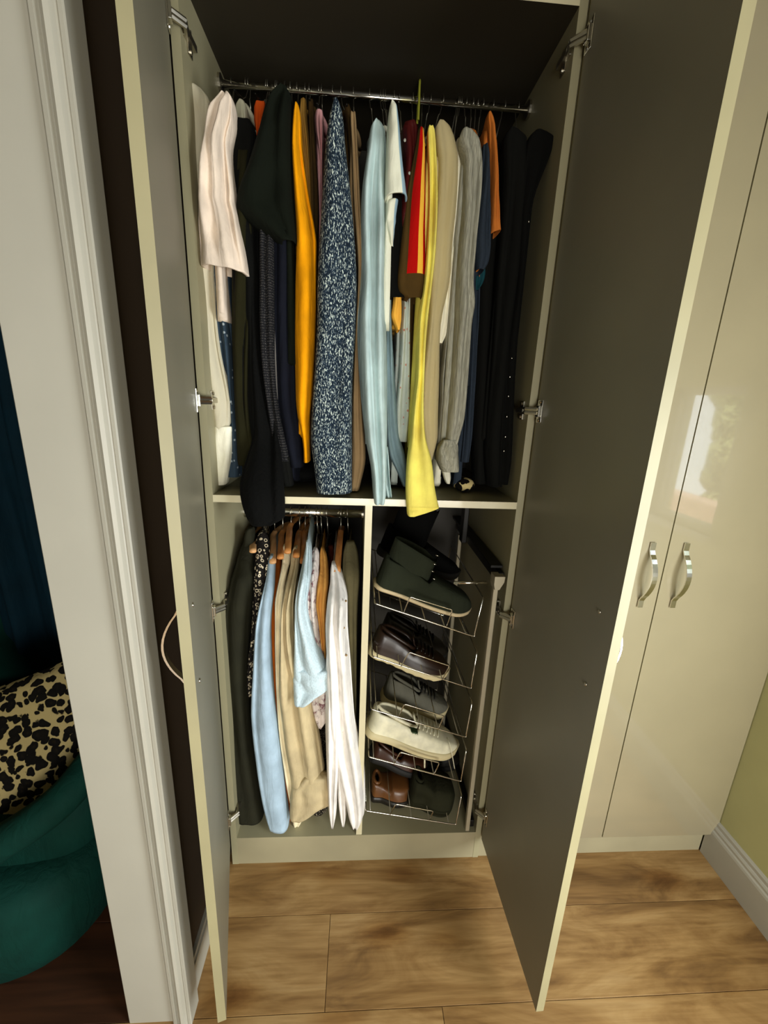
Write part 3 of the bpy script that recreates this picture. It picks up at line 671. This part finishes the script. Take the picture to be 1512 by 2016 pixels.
# ------------------------------------------------------------------ lower rail
tint('charcoal suit', (36, 35, 24)); tint('circle print', (26, 22, 20), 'circles', (206, 190, 160)); tint('blue cotton', (158, 178, 192)); tint('copper brown', (156, 78, 18))
tint('cream cotton', (222, 208, 172)); tint('khaki', (184, 166, 128)); tint('chambray', (188, 205, 210), 'denim'); tint('floral', (216, 204, 196), 'floral', (128, 88, 92))
tint('ochre', (196, 140, 68)); tint('white linen', (236, 230, 222)); tint('olive grey', (112, 104, 74)); tint('dark rust', (74, 28, 10))
LW = []
def lo(*a, **k):
    k['lower'] = True; k.setdefault('bw', .009); k.setdefault('collar', False); r = hang(*a, **k); LW.append(r); return r[0]
lo('jacket', 'charcoal suit jacket hanging furthest left on the lower rail', 'jacket', M['charcoal suit'],
   [(1062,483,500),(1080,474,502),(1110,466,502),(1130,460,502),(1165,452,499),(1200,446,496),(1240,445,492),(1320,447,489),(1435,453,497),(1530,460,512),(1580,465,519),(1598,470,521)], .03, .10, hem=.14, fold=.004,
   extra=[('shoulder', None, [(1040,487,498),(1052,483,500),(1075,480,501)], dict(Y=.12, dep=.06, fold=.001))])
lo('shirt', 'black shirt printed with rows of pale rings beside the charcoal jacket', 'shirt', M['circle print'],
   [(1048,511,522),(1058,506,527),(1075,503,530),(1120,502,528),(1160,500,523),(1200,498,518),(1260,493,510),(1330,488,500),(1364,490,499)], .05, .05, hem=.20, bodymat=M['circle print'])
lo('shirt', 'plain light blue long-sleeved shirt with its cuff at the cabinet base', 'shirt', M['blue cotton'],
   [(1092,532,539),(1102,529,541),(1130,526,540),(1170,517,537),(1200,510,534),(1240,504,532),(1320,500,535),(1400,496,542),(1500,506,555),(1560,515,561),(1600,524,567),(1622,531,569)], -.005, .07, fold=.004, nf=2)
lo('shirt', 'copper brown shirt showing as a dark orange strip right of the light blue one', 'shirt', M['copper brown'], [(1100,541,553),(1150,539,556),(1240,528,550),(1320,535,550),(1480,546,562),(1600,552,575),(1631,548,570)], .045, .06, hem=.17)
lo('shirt', 'cream cotton shirt with a rounded shoulder beside the khaki one', 'shirt', M['cream cotton'],
   [(1073,558,567),(1084,556,573),(1104,556,572),(1125,553,566),(1180,543,561),(1260,543,557),(1400,548,562),(1500,560,576),(1560,570,584),(1590,575,604),(1608,577,596),(1616,581,590)], .03, .06)
lo('shirt', 'khaki long-sleeved shirt with a creased turned-up cuff', 'shirt', M['khaki'],
   [(1077,578,586),(1090,574,590),(1112,572,589),(1150,563,583),(1190,556,578),(1240,554,579),(1300,551,592),(1375,552,612),(1450,559,629),(1510,569,638),(1540,573,643)], .01, .08, fold=.010, nf=4,
   extra=[('cuff', None, [(1528,600,644),(1540,577,652),(1552,574,656),(1568,573,657),(1580,571,636),(1596,571,604)], dict(Y=-.004, dep=.085, fold=.003))])
lo('shirt', 'pale chambray shirt whose wide short sleeve ends in a rolled cuff', 'shirt', M['chambray'],
   [(1064,603,607),(1075,602,612),(1100,597,613),(1130,591,612),(1160,585,608),(1185,582,605),(1230,582,612),(1290,580,634),(1325,579,650),(1335,579,652)], -.012, .085, fold=.007, nf=3, hem=.45,
   extra=[('rolled_cuff', None, [(1318,582,650),(1328,578,654),(1344,578,655),(1356,579,634),(1373,581,610)], dict(Y=-.018, dep=.09, fold=.004))])
lo('shirt', 'white shirt with brownish flowers hanging right of the pale chambray sleeve', 'shirt', M['floral'],
   [(1080,617,624),(1090,614,628),(1130,608,627),(1180,607,624),(1225,609,628),(1260,612,632),(1300,618,641),(1360,612,650),(1405,620,650),(1422,628,636)], .03, .06, fold=.006)
lo('shirt', 'ochre tan shirt between the flowered shirt and the white shirt', 'shirt', M['ochre'], [(1078,632,636),(1090,630,642),(1115,630,646),(1150,625,647),(1180,622,644),(1220,628,643),(1290,636,644),(1400,640,648)], .05, .06, fold=.006, hem=.4)
lo('shirt', 'dark rust shirt in the gap behind the ochre tan shirt', 'shirt', M['dark rust'], [(1075,646,656),(1110,644,658),(1200,642,656),(1500,642,656)], .13, .05, hem=.25, yf=.15)
ws = lo('shirt', 'white linen shirt with crumpled sleeves hanging nearest the divider', 'shirt', M['white linen'],
   [(1108,653,660),(1120,651,670),(1145,650,678),(1180,645,684),(1230,641,684),(1300,644,690),(1400,647,697),(1430,650,702),(1500,662,716),(1560,678,719),(1595,685,717),(1609,692,708)], -.012, .08, fold=.011, nf=4, bw=.007,
   extra=[('sleeve', None, [(1280,643,662),(1330,641,668),(1430,641,670),(1500,643,668),(1560,645,664),(1600,648,662),(1617,652,658)], dict(Y=-.016, dep=.05, fold=.005)),
          ('tail', None, [(1440,662,680),(1560,665,682),(1600,669,682),(1614,673,679)], dict(Y=-.002, dep=.05, fold=.004))])
for q in ((681,1183),(677,1236),(682,1290)):
    MB().tube([at(q[0], q[1], -.013), at(q[0], q[1], -.008)], .0032, 10).build('button', M['taupe'], ws)
lo('shirt', 'olive grey shirt with a pearly snap hanging against the divider', 'shirt', M['olive grey'], [(1066,682,698),(1085,676,704),(1130,674,708),(1180,676,705),(1250,680,703),(1400,684,702),(1520,686,700)], .075, .06, hem=.35)
lo('scarf', 'black and pale speckled knit hem showing below the khaki cuff', 'scarf', fabric('speckled knit', (24, 20, 16), 'marl', (190, 176, 150)), [(1400,612,640),(1540,606,645),(1578,606,646),(1602,612,640)], .07, .05, hem=.2)

def wood_hanger(npx, tpx, mat, label, yt=.075):
    nx = at(npx[0], npx[1], YR2); tx_ = at(tpx[0], tpx[1]+14, yt)
    h = thing('wooden_hanger', label, 'hanger', nx)
    def arm(s):
        P = [Vector((nx.x, YR2, nx.z-.006)), Vector((nx.x, YR2+s*.03, nx.z-.010)), Vector((nx.x+(tx_.x-nx.x)*.45, YR2+s*(YR2-yt)*.5, nx.z+(tx_.z-nx.z)*.36)), Vector((tx_.x, YR2+s*(YR2-yt), tx_.z))]
        return curve_pts(P, 5)
    pts = arm(-1)[::-1]+arm(1)[1:]
    MB().tube(pts, [.0075]*len(pts), 10, flat=(1.25, .62)).build('arms', mat, h)
    MB().tube(hook_pts(nx.x, nx.x, YR2, ZR2, nx.z-.01, .017), .0016, 6).build('hook', M['steel'], h)
    return h
for a in [((500,1043),(498,1072),M['hwood_pale'],'pale wooden hanger inside the charcoal suit jacket'),
          ((541,1044),(537,1094),M['hwood_pale'],'pale wooden hanger of the light blue shirt'),
          ((557,1042),(552,1085),M['hwood'],'wooden hanger of the copper brown shirt'),
          ((573,1028),(566,1074),M['hwood'],'wooden hanger standing highest, behind the cream cotton shirt'),
          ((590,1043),(583,1082),M['hwood'],'wooden hanger of the khaki shirt'),
          ((601,1043),(597,1094),M['hwood'],'wooden hanger left of the pale chambray shirt'),
          ((671,1042),(664,1112),M['hwood'],'wooden hanger of the white linen shirt nearest the divider')]: wood_hanger(*a)
for i, (px, lab) in enumerate([(517,'ring-printed shirt'),(612,'pale chambray shirt'),(626,'flowered shirt'),(634,'ochre tan shirt'),(646,'dark rust shirt'),(686,'olive grey shirt')]):
    nx = at(px, 1046, YR2)
    h = thing('wire_hanger', 'thin dark hanger with a steel hook carrying the %s' % lab, 'hanger', nx)
    MB().tube(hook_pts(nx.x-.004, nx.x, YR2, ZR2, nx.z-.01, .017), .0016, 6).build('hook', M['steel'], h)
    MB().tube([Vector((nx.x, YR2-.16, nx.z-.06)), Vector((nx.x, YR2, nx.z-.012)), Vector((nx.x, YR2+.16, nx.z-.06))], .003, 6).build('arms', M['blackmetal'], h)
# ------------------------------------------------------------------ pull-out shoe rack
RY0, RY1 = .006, .43
tiers = [((738,1188),(933,1253),(951,1177),((795,1206),(807,1175),(891,1201),(879,1234))),
         ((733,1292),(927,1355),(939,1285),((790,1311),(805,1284),(885,1311),(871,1337))),
         ((731,1396),(917,1451),(929,1385),((785,1411),(796,1386),(874,1410),(863,1435))),
         ((726,1490),(907,1538),(918,1478),((776,1503),(788,1481),(865,1502),(855,1524))),
         ((720,1596),(897,1623),(908,1568),((768,1604),(779,1583),(853,1597),(845,1615)))]
post_top = at(969, 1146, RY0)
PX = .757
rack = thing('shoe_rack', 'chrome wire pull-out shoe rack with five tilted tiers right of the divider', 'rack', (.6, .25, ZD))
for y in (RY0, RY1):
    flatbox('post', (PX-.009, y-.004, ZD+.002), (PX+.004, y+.012, post_top.z-.005), M['post'], rack, bev=.002)
for i, (a, b, c, lp) in enumerate(tiers):
    A, B, Cc = at(*a, RY0), at(*b, RY0), at(*c, RY0)
    A.x = max(A.x, DIVX+T/2+.008); Cc.x = min(Cc.x, PX-.012)
    d = (B-A).normalized(); rr_ = .0021
    bx_ = Vector((0, RY1-RY0, 0))
    t_ = MB().tube(curve_pts([A+Vector((0,.03,.0)), A+Vector((0,.004,0)), A+d*.006], 3)+[B-d*.012]+curve_pts([B-d*.010, B-Vector((-.001,0,-.001)), B+(Cc-B).normalized()*.010], 4)+[Cc-Vector((0,0,.006)), Cc+Vector((.002,.006,0)), Cc+bx_-Vector((0,.01,0)), Cc+bx_-Vector((0,0,.01)), B+bx_, A+bx_, A+Vector((0,.03,0))], rr_, 6)
    tr = t_.build('tier', M['chrome'], rack)
    for f in (.05, .27, .50, .70, .92):
        p = A+(B-A)*f; MB().tube([p, p+bx_], .0016, 6).build('base_wire', M['steel'], tr)
    L_ = [at(*q, RY0-.003) for q in lp]
    pts = [L_[0], L_[0]+(L_[1]-L_[0])*.85]+curve_pts([L_[0]+(L_[1]-L_[0])*.88, L_[1]+(L_[2]-L_[1])*.03, L_[1]+(L_[2]-L_[1])*.12], 3)+curve_pts([L_[1]+(L_[2]-L_[1])*.9, L_[2]-(L_[2]-L_[1])*.02, L_[2]+(L_[3]-L_[2])*.14], 3)+[L_[3]]
    MB().tube(pts, .0019, 6).build('heel_loop', M['chrome'], tr)
q = at(957, 1137, RY0-.008)
MB().prism([(PX-.012, q.z+.004), (PX+.016, q.z+.004), (PX+.015, q.z-.012), (PX+.004, q.z-.034), (PX-.008, q.z-.036), (PX-.012, q.z-.02)], RY0-.012, RY0+.022).build('bracket', M['post'], rack, False)
MB().tube([at(893, 1147, RY0+.005), at(958, 1147, RY0+.005)], .0042, 10).build('pull_bar', M['chrome'], rack)
MB().box((PX+.0065, RY0+.01, q.z-.030), (PX+.0215, DEP-.03, q.z+.006), bev=.002).box((PX-.012, RY0+.03, q.z+.012), (PX+.0215, DEP-.03, q.z+.020), bev=.001).build('runner', M['blackmetal'], rack, False)
MB().box((PX+.0065, RY0+.01, ZD+.003), (PX+.0215, DEP-.03, ZD+.03), bev=.002).build('runner', M['blackmetal'], rack, False)
MB().box((PX-.03, .30, q.z-.01), (PX-.012, .34, q.z+.14), bev=.003).build('runner_arm', M['blackmetal'], rack, False)

# ------------------------------------------------------------------ shoes
def shoe(name, label, hp, tp, yn, wdt, mats, ts=.022, hh=.075, shaft=0, laces=None, sole_wave=0, open_=(.04, .50), cat='shoe', toe_h=.045, group=None, L=None):
    yn = max(.022, yn-.035)
    a = at(*hp, yn); b = at(*tp, yn); a.z = max(a.z, ZD+.012); b.z = max(b.z, ZD+.006); v = b-a; Ln = L or v.length; ang = math.atan2(-v.z, v.x)
    M4 = Matrix.Translation((a.x, yn+wdt/2, a.z)) @ Matrix.Rotation(ang, 4, 'Y')
    root = thing(name, label, cat, (a.x, yn+wdt/2, a.z), group)
    up_, li, so, la = mats
    def width(s):
        w_ = wdt*(.72+.10*s+.30*math.sin(PI*min(1, max(0, (s-.25)/.75)))**1.2*(1 if s > .25 else 0))
        e = math.sqrt(max(0.0, 1-((s-.08)/.09)**2)) if s < .08 else 1
        e2 = math.sqrt(max(0.0, 1-((s-.80)/.205)**2)) if s > .80 else 1
        return max(.12*wdt, w_*max(e, .35)*e2)
    def height(s):
        h_ = hh+(toe_h-hh)*max(0, min(1, (s-.38)/.45))**.8
        if s > .80: h_ = toe_h*math.sqrt(max(.04, 1-((s-.8)/.215)**2))
        if s < .5: h_ += .010*math.cos(s*2*PI)-.004
        return h_
    NS = 30; NU = 20; V = []; F = []; MI = []
    for i in range(NS+1):
        s = i/NS; wd_ = width(s); h_ = height(s); inside = open_[0] < s < open_[1]
        for j in range(NU+1):
            u = -1+2*j/NU; au = abs(u); sg = 1 if u >= 0 else -1
            if au > .5:
                k = (1-au)/.5; y = wd_/2*(1-.22*k*k-(.10*k if s < .5 else .18*k)); z = ts*.5+(h_*.94)*math.sin(k*PI/2)**.9
            else:
                k = au/.5; y = wd_/2*(.68 if s < .5 else .60)*k; z = ts*.5+h_*.94+(h_*.06)*(1-k*k)
                if inside:
                    dep = min(1, (s-open_[0])/.04, (open_[1]-s)/.12)
                    z -= dep*(hh*.75)*(1-k**4) if k < 1 else 0
            V.append(Vector((s*Ln, y*sg if au > .5 else y*sg, z)))
    for i in range(NS):
        for j in range(NU):
            q_ = i*(NU+1)+j; F.append((q_, q_+1, q_+NU+2, q_+NU+1))
            u = abs(-1+2*(j+.5)/NU); s = (i+.5)/NS
            MI.append(1 if (open_[0]+.005 < s < open_[1]-.01 and u < .42) else 0)
    F.append(tuple(range(NU+1))); MI.append(0); F.append(tuple(NS*(NU+1)+j for j in range(NU+1))[::-1]); MI.append(0)
    link('upper', [M4 @ x for x in V], F, None, root, True, [up_, li], MI)
    rings = []
    for i in range(NS+1):
        s = i/NS; wd_ = width(s)*1.05; x = s*Ln*1.015-.004; z0 = 0; spring = .012*max(0, (s-.78)/.22)**2
        wv = sole_wave*abs(math.sin(s*Ln*260)) if sole_wave else 0
        rings.append([Vector((x, -wd_/2*.94, z0+spring+wv)), Vector((x, -wd_/2, z0+.004+spring+wv)), Vector((x, -wd_/2, ts+spring)), Vector((x, -wd_/2*.9, ts+.002+spring)),
                      Vector((x, wd_/2*.9, ts+.002+spring)), Vector((x, wd_/2, ts+spring)), Vector((x, wd_/2, z0+.004+spring+wv)), Vector((x, wd_/2*.94, z0+spring+wv))])
    MB().loft(rings).build('sole', so, root, True, M4)
    # collar following the opening
    pts = []
    for k in range(25):
        a_ = 2*PI*k/24; s = (open_[0]+open_[1])/2-.5*(open_[1]-open_[0])*math.cos(a_); wd_ = width(s)
        pts.append(Vector((s*Ln, wd_/2*.62*math.sin(a_), ts*.5+height(s)*.97+.002)))
    if not shaft: MB().tube(pts, .0055, 8, cap=False).build('collar', up_, root, True, M4)
    else:
        rings = []
        for k2 in range(7):
            t = k2/6; r_ = []
            for p in pts[:-1]:
                c_ = Vector(((open_[0]+.42)/2*Ln, 0, 0)); e_ = 1+.10*t-.05*math.sin(t*PI)
                r_.append(Vector((c_.x+(p.x-c_.x)*e_*(1 if p.x < c_.x else 1-.15*t), p.y*1.28*e_, p.z-.02+shaft*t)))
            rings.append(r_)
        rings.append([Vector((p.x, p.y*.85, p.z)) for p in rings[-1]]); rings.append([Vector((p.x, p.y*.8, p.z-.06)) for p in rings[-1]])
        MB().loft(rings, False, True).build('shaft', up_ if shaft > 0 else li, root, True, M4)
    if la:
        n = laces or 5
        for k in range(n):
            s = .50+.22*k/(n-1); h_ = height(s)+ts*.5+.0025; y = width(s)*.26
            lc = MB().tube(curve_pts([(s*Ln-.003, -y, h_-.006), (s*Ln, -y*.5, h_), (s*Ln+.003, y*.5, h_), (s*Ln+.006, y, h_-.006)], 3), .0022, 6, flat=(1, 1.5))
            lc.build('lace', la, root, True, M4)
        ps = curve_pts([(.42*Ln, 0, ts*.5+height(.42)+.022), (.47*Ln, 0, ts*.5+height(.47)+.008), (.56*Ln, 0, ts*.5+height(.56)-.001), (.68*Ln, 0, ts*.5+height(.68)-.004)], 4)
        MB().tube(ps, .016, 10, flat=(1.0, .22) if False else (1, .22)).build('tongue', up_, root, True, M4)
    return root, M4, Ln
lea = lambda n, c, r=.45: plain(n, c, r, var=.08, sc=30)
M['green suede'] = fabric('green suede', (40, 44, 32)); M['brown leather'] = lea('brown leather', (38, 22, 13), .35); M['tan leather'] = lea('tan leather', (108, 68, 34), .35)
M['white leather'] = lea('white leather', (226, 220, 190), .5); M['off white rubber'] = plain('off white rubber', (206, 192, 148), .6); M['grey mesh'] = fabric('grey mesh', (104, 102, 90))
M['dark leather'] = lea('dark leather', (30, 26, 20), .4); M['moss boot'] = fabric('moss suede', (38, 38, 24)); M['pink rubber'] = plain('beige rubber welt', (200, 180, 140), .6)
M['navy lining'] = fabric('navy lining', (50, 58, 66)); M['beige lining'] = fabric('beige lining', (120, 106, 88))
BK = M['rubber']
shoe('boot', 'shaggy black ankle boot standing at the back of the top rack tier', (745,1098), (905,1152), .25, .10, (M['black wool'], BK, BK, None), shaft=.14, hh=.09, cat='boot')
shoe('suede_boot', 'dark green suede boot with a thin cream welt on the top rack tier', (739,1166), (930,1226), .068, .11, (M['green suede'], BK, M['pink rubber'], None), ts=.010, hh=.088, toe_h=.058, shaft=.075, cat='boot')
for k, q_ in enumerate(((861,1093),(856,1110),(852,1124),(855,1139),(861,1151),(868,1166))):
    MB().tube([at(q_[0]-3, q_[1], .055), at(q_[0]+3, q_[1]+2, .055)], .0016, 6).build('eyelet', M['chrome'], bpy.data.objects['suede_boot'])
shoe('shoe', 'black shoe behind the brown one on the second rack tier', (745,1272), (880,1312), .24, .10, (M['dark leather'], BK, BK, BK), hh=.085)
shoe('leather_shoe', 'dark brown leather shoe with a thick ridged off-white sole on the second tier', (727,1302), (884,1352), .075, .11, (M['brown leather'], BK, M['off white rubber'], M['dark leather']), ts=.020, hh=.075, sole_wave=.003)
shoe('sneaker', 'grey sneaker with dark laces behind the white sneaker', (752,1392), (882,1424), .20, .10, (M['grey mesh'], M['navy lining'], M['off white rubber'], M['rubber']), hh=.085)
r_, MS, LS = shoe('sneaker', 'white sneaker with a small green crocodile emblem and a loose hanging lace', (720,1462), (902,1507), .066, .112, (M['white leather'], M['beige lining'], M['off white rubber'], M['white leather']), ts=.024, hh=.078, laces=6)
croc = [(-.014,.001),(-.008,-.002),(-.007,-.006),(-.005,-.002),(.002,-.002),(.004,-.006),(.006,-.002),(.010,-.001),(.014,-.005),(.015,-.004),(.011,.001),(.015,.003),(.009,.003),(.004,.004),(-.004,.0045),(-.009,.003),(-.015,.006),(-.016,.004)]
g_ = at(816, 1443, .027)
MB().prism([(g_.x+x*.72, g_.z+z*.85-x*.2) for x, z in croc], .0262, .0450).build('emblem', plain('emblem green', (38, 62, 30), .6), r_, False)
MB().tube(curve_pts([at(880,1452,.05), at(885,1463,.026), at(890,1485,.022), at(895,1513,.022)], 4), .0013, 6).build('lace_end', M['white leather'], r_)
MB().tube(curve_pts([at(836,1488,.06), at(836,1500,.045), at(836,1511,.047)], 3), .0028, 6).build('lace_end', M['white leather'], r_)
shoe('shoe', 'reddish brown leather shoe below the white sneaker on the fourth tier', (728,1508), (838,1540), .16, .10, (lea('red brown leather', (58, 30, 17), .35), BK, BK, None), hh=.05)
shoe('shoe', 'black shoe on the fourth tier right behind the white sneaker toe', (800,1530), (908,1552), .26, .10, (M['dark leather'], BK, BK, BK), hh=.06)
shoe('leather_boot', 'glossy tan brown leather boot low at the left of the bottom tier', (730,1594), (812,1606), .12, .11, (M['tan leather'], BK, M['dark leather'], None), hh=.055, toe_h=.05, cat='boot', open_=(.04,.2))
shoe('suede_boot', 'dark moss suede boot at the right of the bottom tier', (806,1600), (896,1614), .08, .12, (M['moss boot'], BK, M['moss boot'], None), hh=.085, toe_h=.07, cat='boot', open_=(.04,.2))

# small things lying on the shelf
tag(MB().ball((.668,.115,ZS+.022), (.03,.035,.021), nu=16, nv=10).build('pouch', fabric('leopard pouch', (196, 176, 120), 'leopard'), None), 'small leopard print pouch at the right end of the shelf', 'pouch')
def bundle(name, c, r, mat, label, cat):
    rr = random.Random(int(c[0]*1000)); mb = MB(); n = 28; rings = []
    for j in range(1, 14):
        ph = PI*j/14; rings.append([Vector((c[0]+r[0]*math.sin(ph)**.6*math.cos(2*PI*k/n)*(1+.06*math.sin(5*2*PI*k/n+j)), c[1]+r[1]*math.sin(ph)**.6*math.sin(2*PI*k/n), max(ZS+.001, c[2]+r[2]*math.cos(ph)*(1+.1*math.sin(3*2*PI*k/n+j*.7))))) for k in range(n)])
    return tag(mb.loft(rings).build(name, mat, None), label, cat)
bundle('folded_jumper', (.20,.28,ZS+.035), (.15,.17,.036), M['black wool'], 'black fleece folded on the shelf under the navy jumper', 'clothing')
bundle('folded_jumper', (.52,.26,ZS+.03), (.12,.16,.031), M['black cloth'], 'black garment folded on the shelf behind the lemon cuff', 'clothing')

# ------------------------------------------------------------------ the room through the doorway on the left
teal = fabric('teal velvet', (6, 46, 38), rough=.8); tealc = fabric('deep teal curtain', (3, 28, 38), rough=.85)
ac = thing('armchair', 'dark teal velvet tub armchair beyond the doorway on the left', 'armchair', (-.70, .06, 0))
def hull(name, cx, cy, levels, parent, mat, ex=.55):
    n = 48; rings = []
    for z, rx, ry in levels:
        r = []
        for k in range(n):
            a = 2*PI*k/n; c, s = math.cos(a), math.sin(a)
            r.append(Vector((cx+rx*math.copysign(abs(c)**ex, c), cy+ry*math.copysign(abs(s)**ex, s), z)))
        rings.append(r)
    return MB().loft(rings).build(name, mat, parent)
hull('seat_base', -.69, .07, [(.004,.36,.34),(.03,.385,.365),(.12,.405,.385),(.25,.415,.385),(.29,.40,.37),(.30,.35,.31)], ac, teal)
hull('seat_cushion', -.74, .10, [(.305,.25,.25),(.315,.28,.28),(.36,.285,.285),(.378,.26,.26)], ac, teal)
armp = [at(-80,1730,-.20), at(-10,1668,-.20), at(60,1622,-.19), at(115,1580,-.17), at(160,1530,-.13)]
e_ = armp[-1]; armp += [Vector((e_.x+.03, e_.y+.10, e_.z+.05)), Vector((e_.x+.035, e_.y+.28, e_.z+.11)), Vector((e_.x+.02, e_.y+.48, e_.z+.15)), Vector((-.70, .50, e_.z+.26)), Vector((-1.05, .42, e_.z+.24))]
ap = curve_pts(armp, 6)
MB().tube(ap, [.042]*len(ap), 16, flat=(1.0, 1.0)).build('arm_roll', teal, ac)
bk = []
for p in ap[4:]: bk.append([p, Vector((p.x, p.y, .22))])
vv = []; ff = []
for i, (a, b) in enumerate(bk):
    o_ = Vector((.0, .03, 0)); vv += [a, b, b+Vector((-.02,.03,0)), a+Vector((-.02,.03,0))]
for i in range(len(bk)-1):
    for k in range(4): ff.append((i*4+k, i*4+(k+1)%4, (i+1)*4+(k+1)%4, (i+1)*4+k))
link('back_shell', vv, ff, teal, ac)
# leopard cushion leaning in the chair
def cushion():
    c = at(40, 1480, -.03); n = 30; V = []; F = []
    ux = Vector((.93, .25, .28)).normalized(); uz = Vector((-.30, .30, .90)).normalized(); un = ux.cross(uz)
    for s_ in (-1, 1):
        for i in range(n+1):
            for j in range(n+1):
                a, b = -1+2*i/n, -1+2*j/n; th = .06*((1-a*a)*(1-b*b))**.38
                sh = 1-.07*(1-abs(a*b)) ; 
                V.append(c+ux*a*.21*(1-.06*(1-b*b))+uz*b*.20*(1-.06*(1-a*a))+un*s_*th+un*.004*math.sin(9*a+4*b))
    m_ = (n+1)**2
    for s_ in range(2):
        for i in range(n):
            for j in range(n):
                q = s_*m_+i*(n+1)+j; F.append((q, q+1, q+n+2, q+n+1) if s_ else (q, q+n+1, q+n+2, q+1))
    o = link('cushion', V, F, fabric('leopard print', (158, 142, 96), 'leopard'), None)
    return o
tag(cushion(), 'leopard print cushion leaning in the teal armchair', 'cushion')
def curtain():
    V = []; F = []; nx, nz = 70, 30; x0, x1 = -1.5, -.56
    for k in range(2):
        for i in range(nx+1):
            for j in range(nz+1):
                u = i/nx; x = x0+(x1-x0)*u; zb = at(-60, 1120, .34).z+(at(150, 1390, .34).z-at(-60, 1120, .34).z)*max(0, min(1, (x+1.05)/.45))
                z = zb+(2.35-zb)*j/nz
                V.append(Vector((x+.02*math.sin(3*z), .34+.028*math.sin(x*42+1.2*math.sin(z*2))+.012*math.sin(x*97)+k*.004, z)))
    m_ = (nx+1)*(nz+1)
    for k in range(2):
        for i in range(nx):
            for j in range(nz):
                q = k*m_+i*(nz+1)+j; F.append((q, q+1, q+nz+2, q+nz+1) if k else (q, q+nz+1, q+nz+2, q+1))
    for j in range(nz):
        for i_ in (0, nx):
            q = i_*(nz+1)+j; F.append((q, q+1, q+1+m_, q+m_))
    return link('curtain', V, F, tealc, None)
tag(curtain(), 'deep teal curtain draped behind the armchair beyond the doorway', 'curtain')
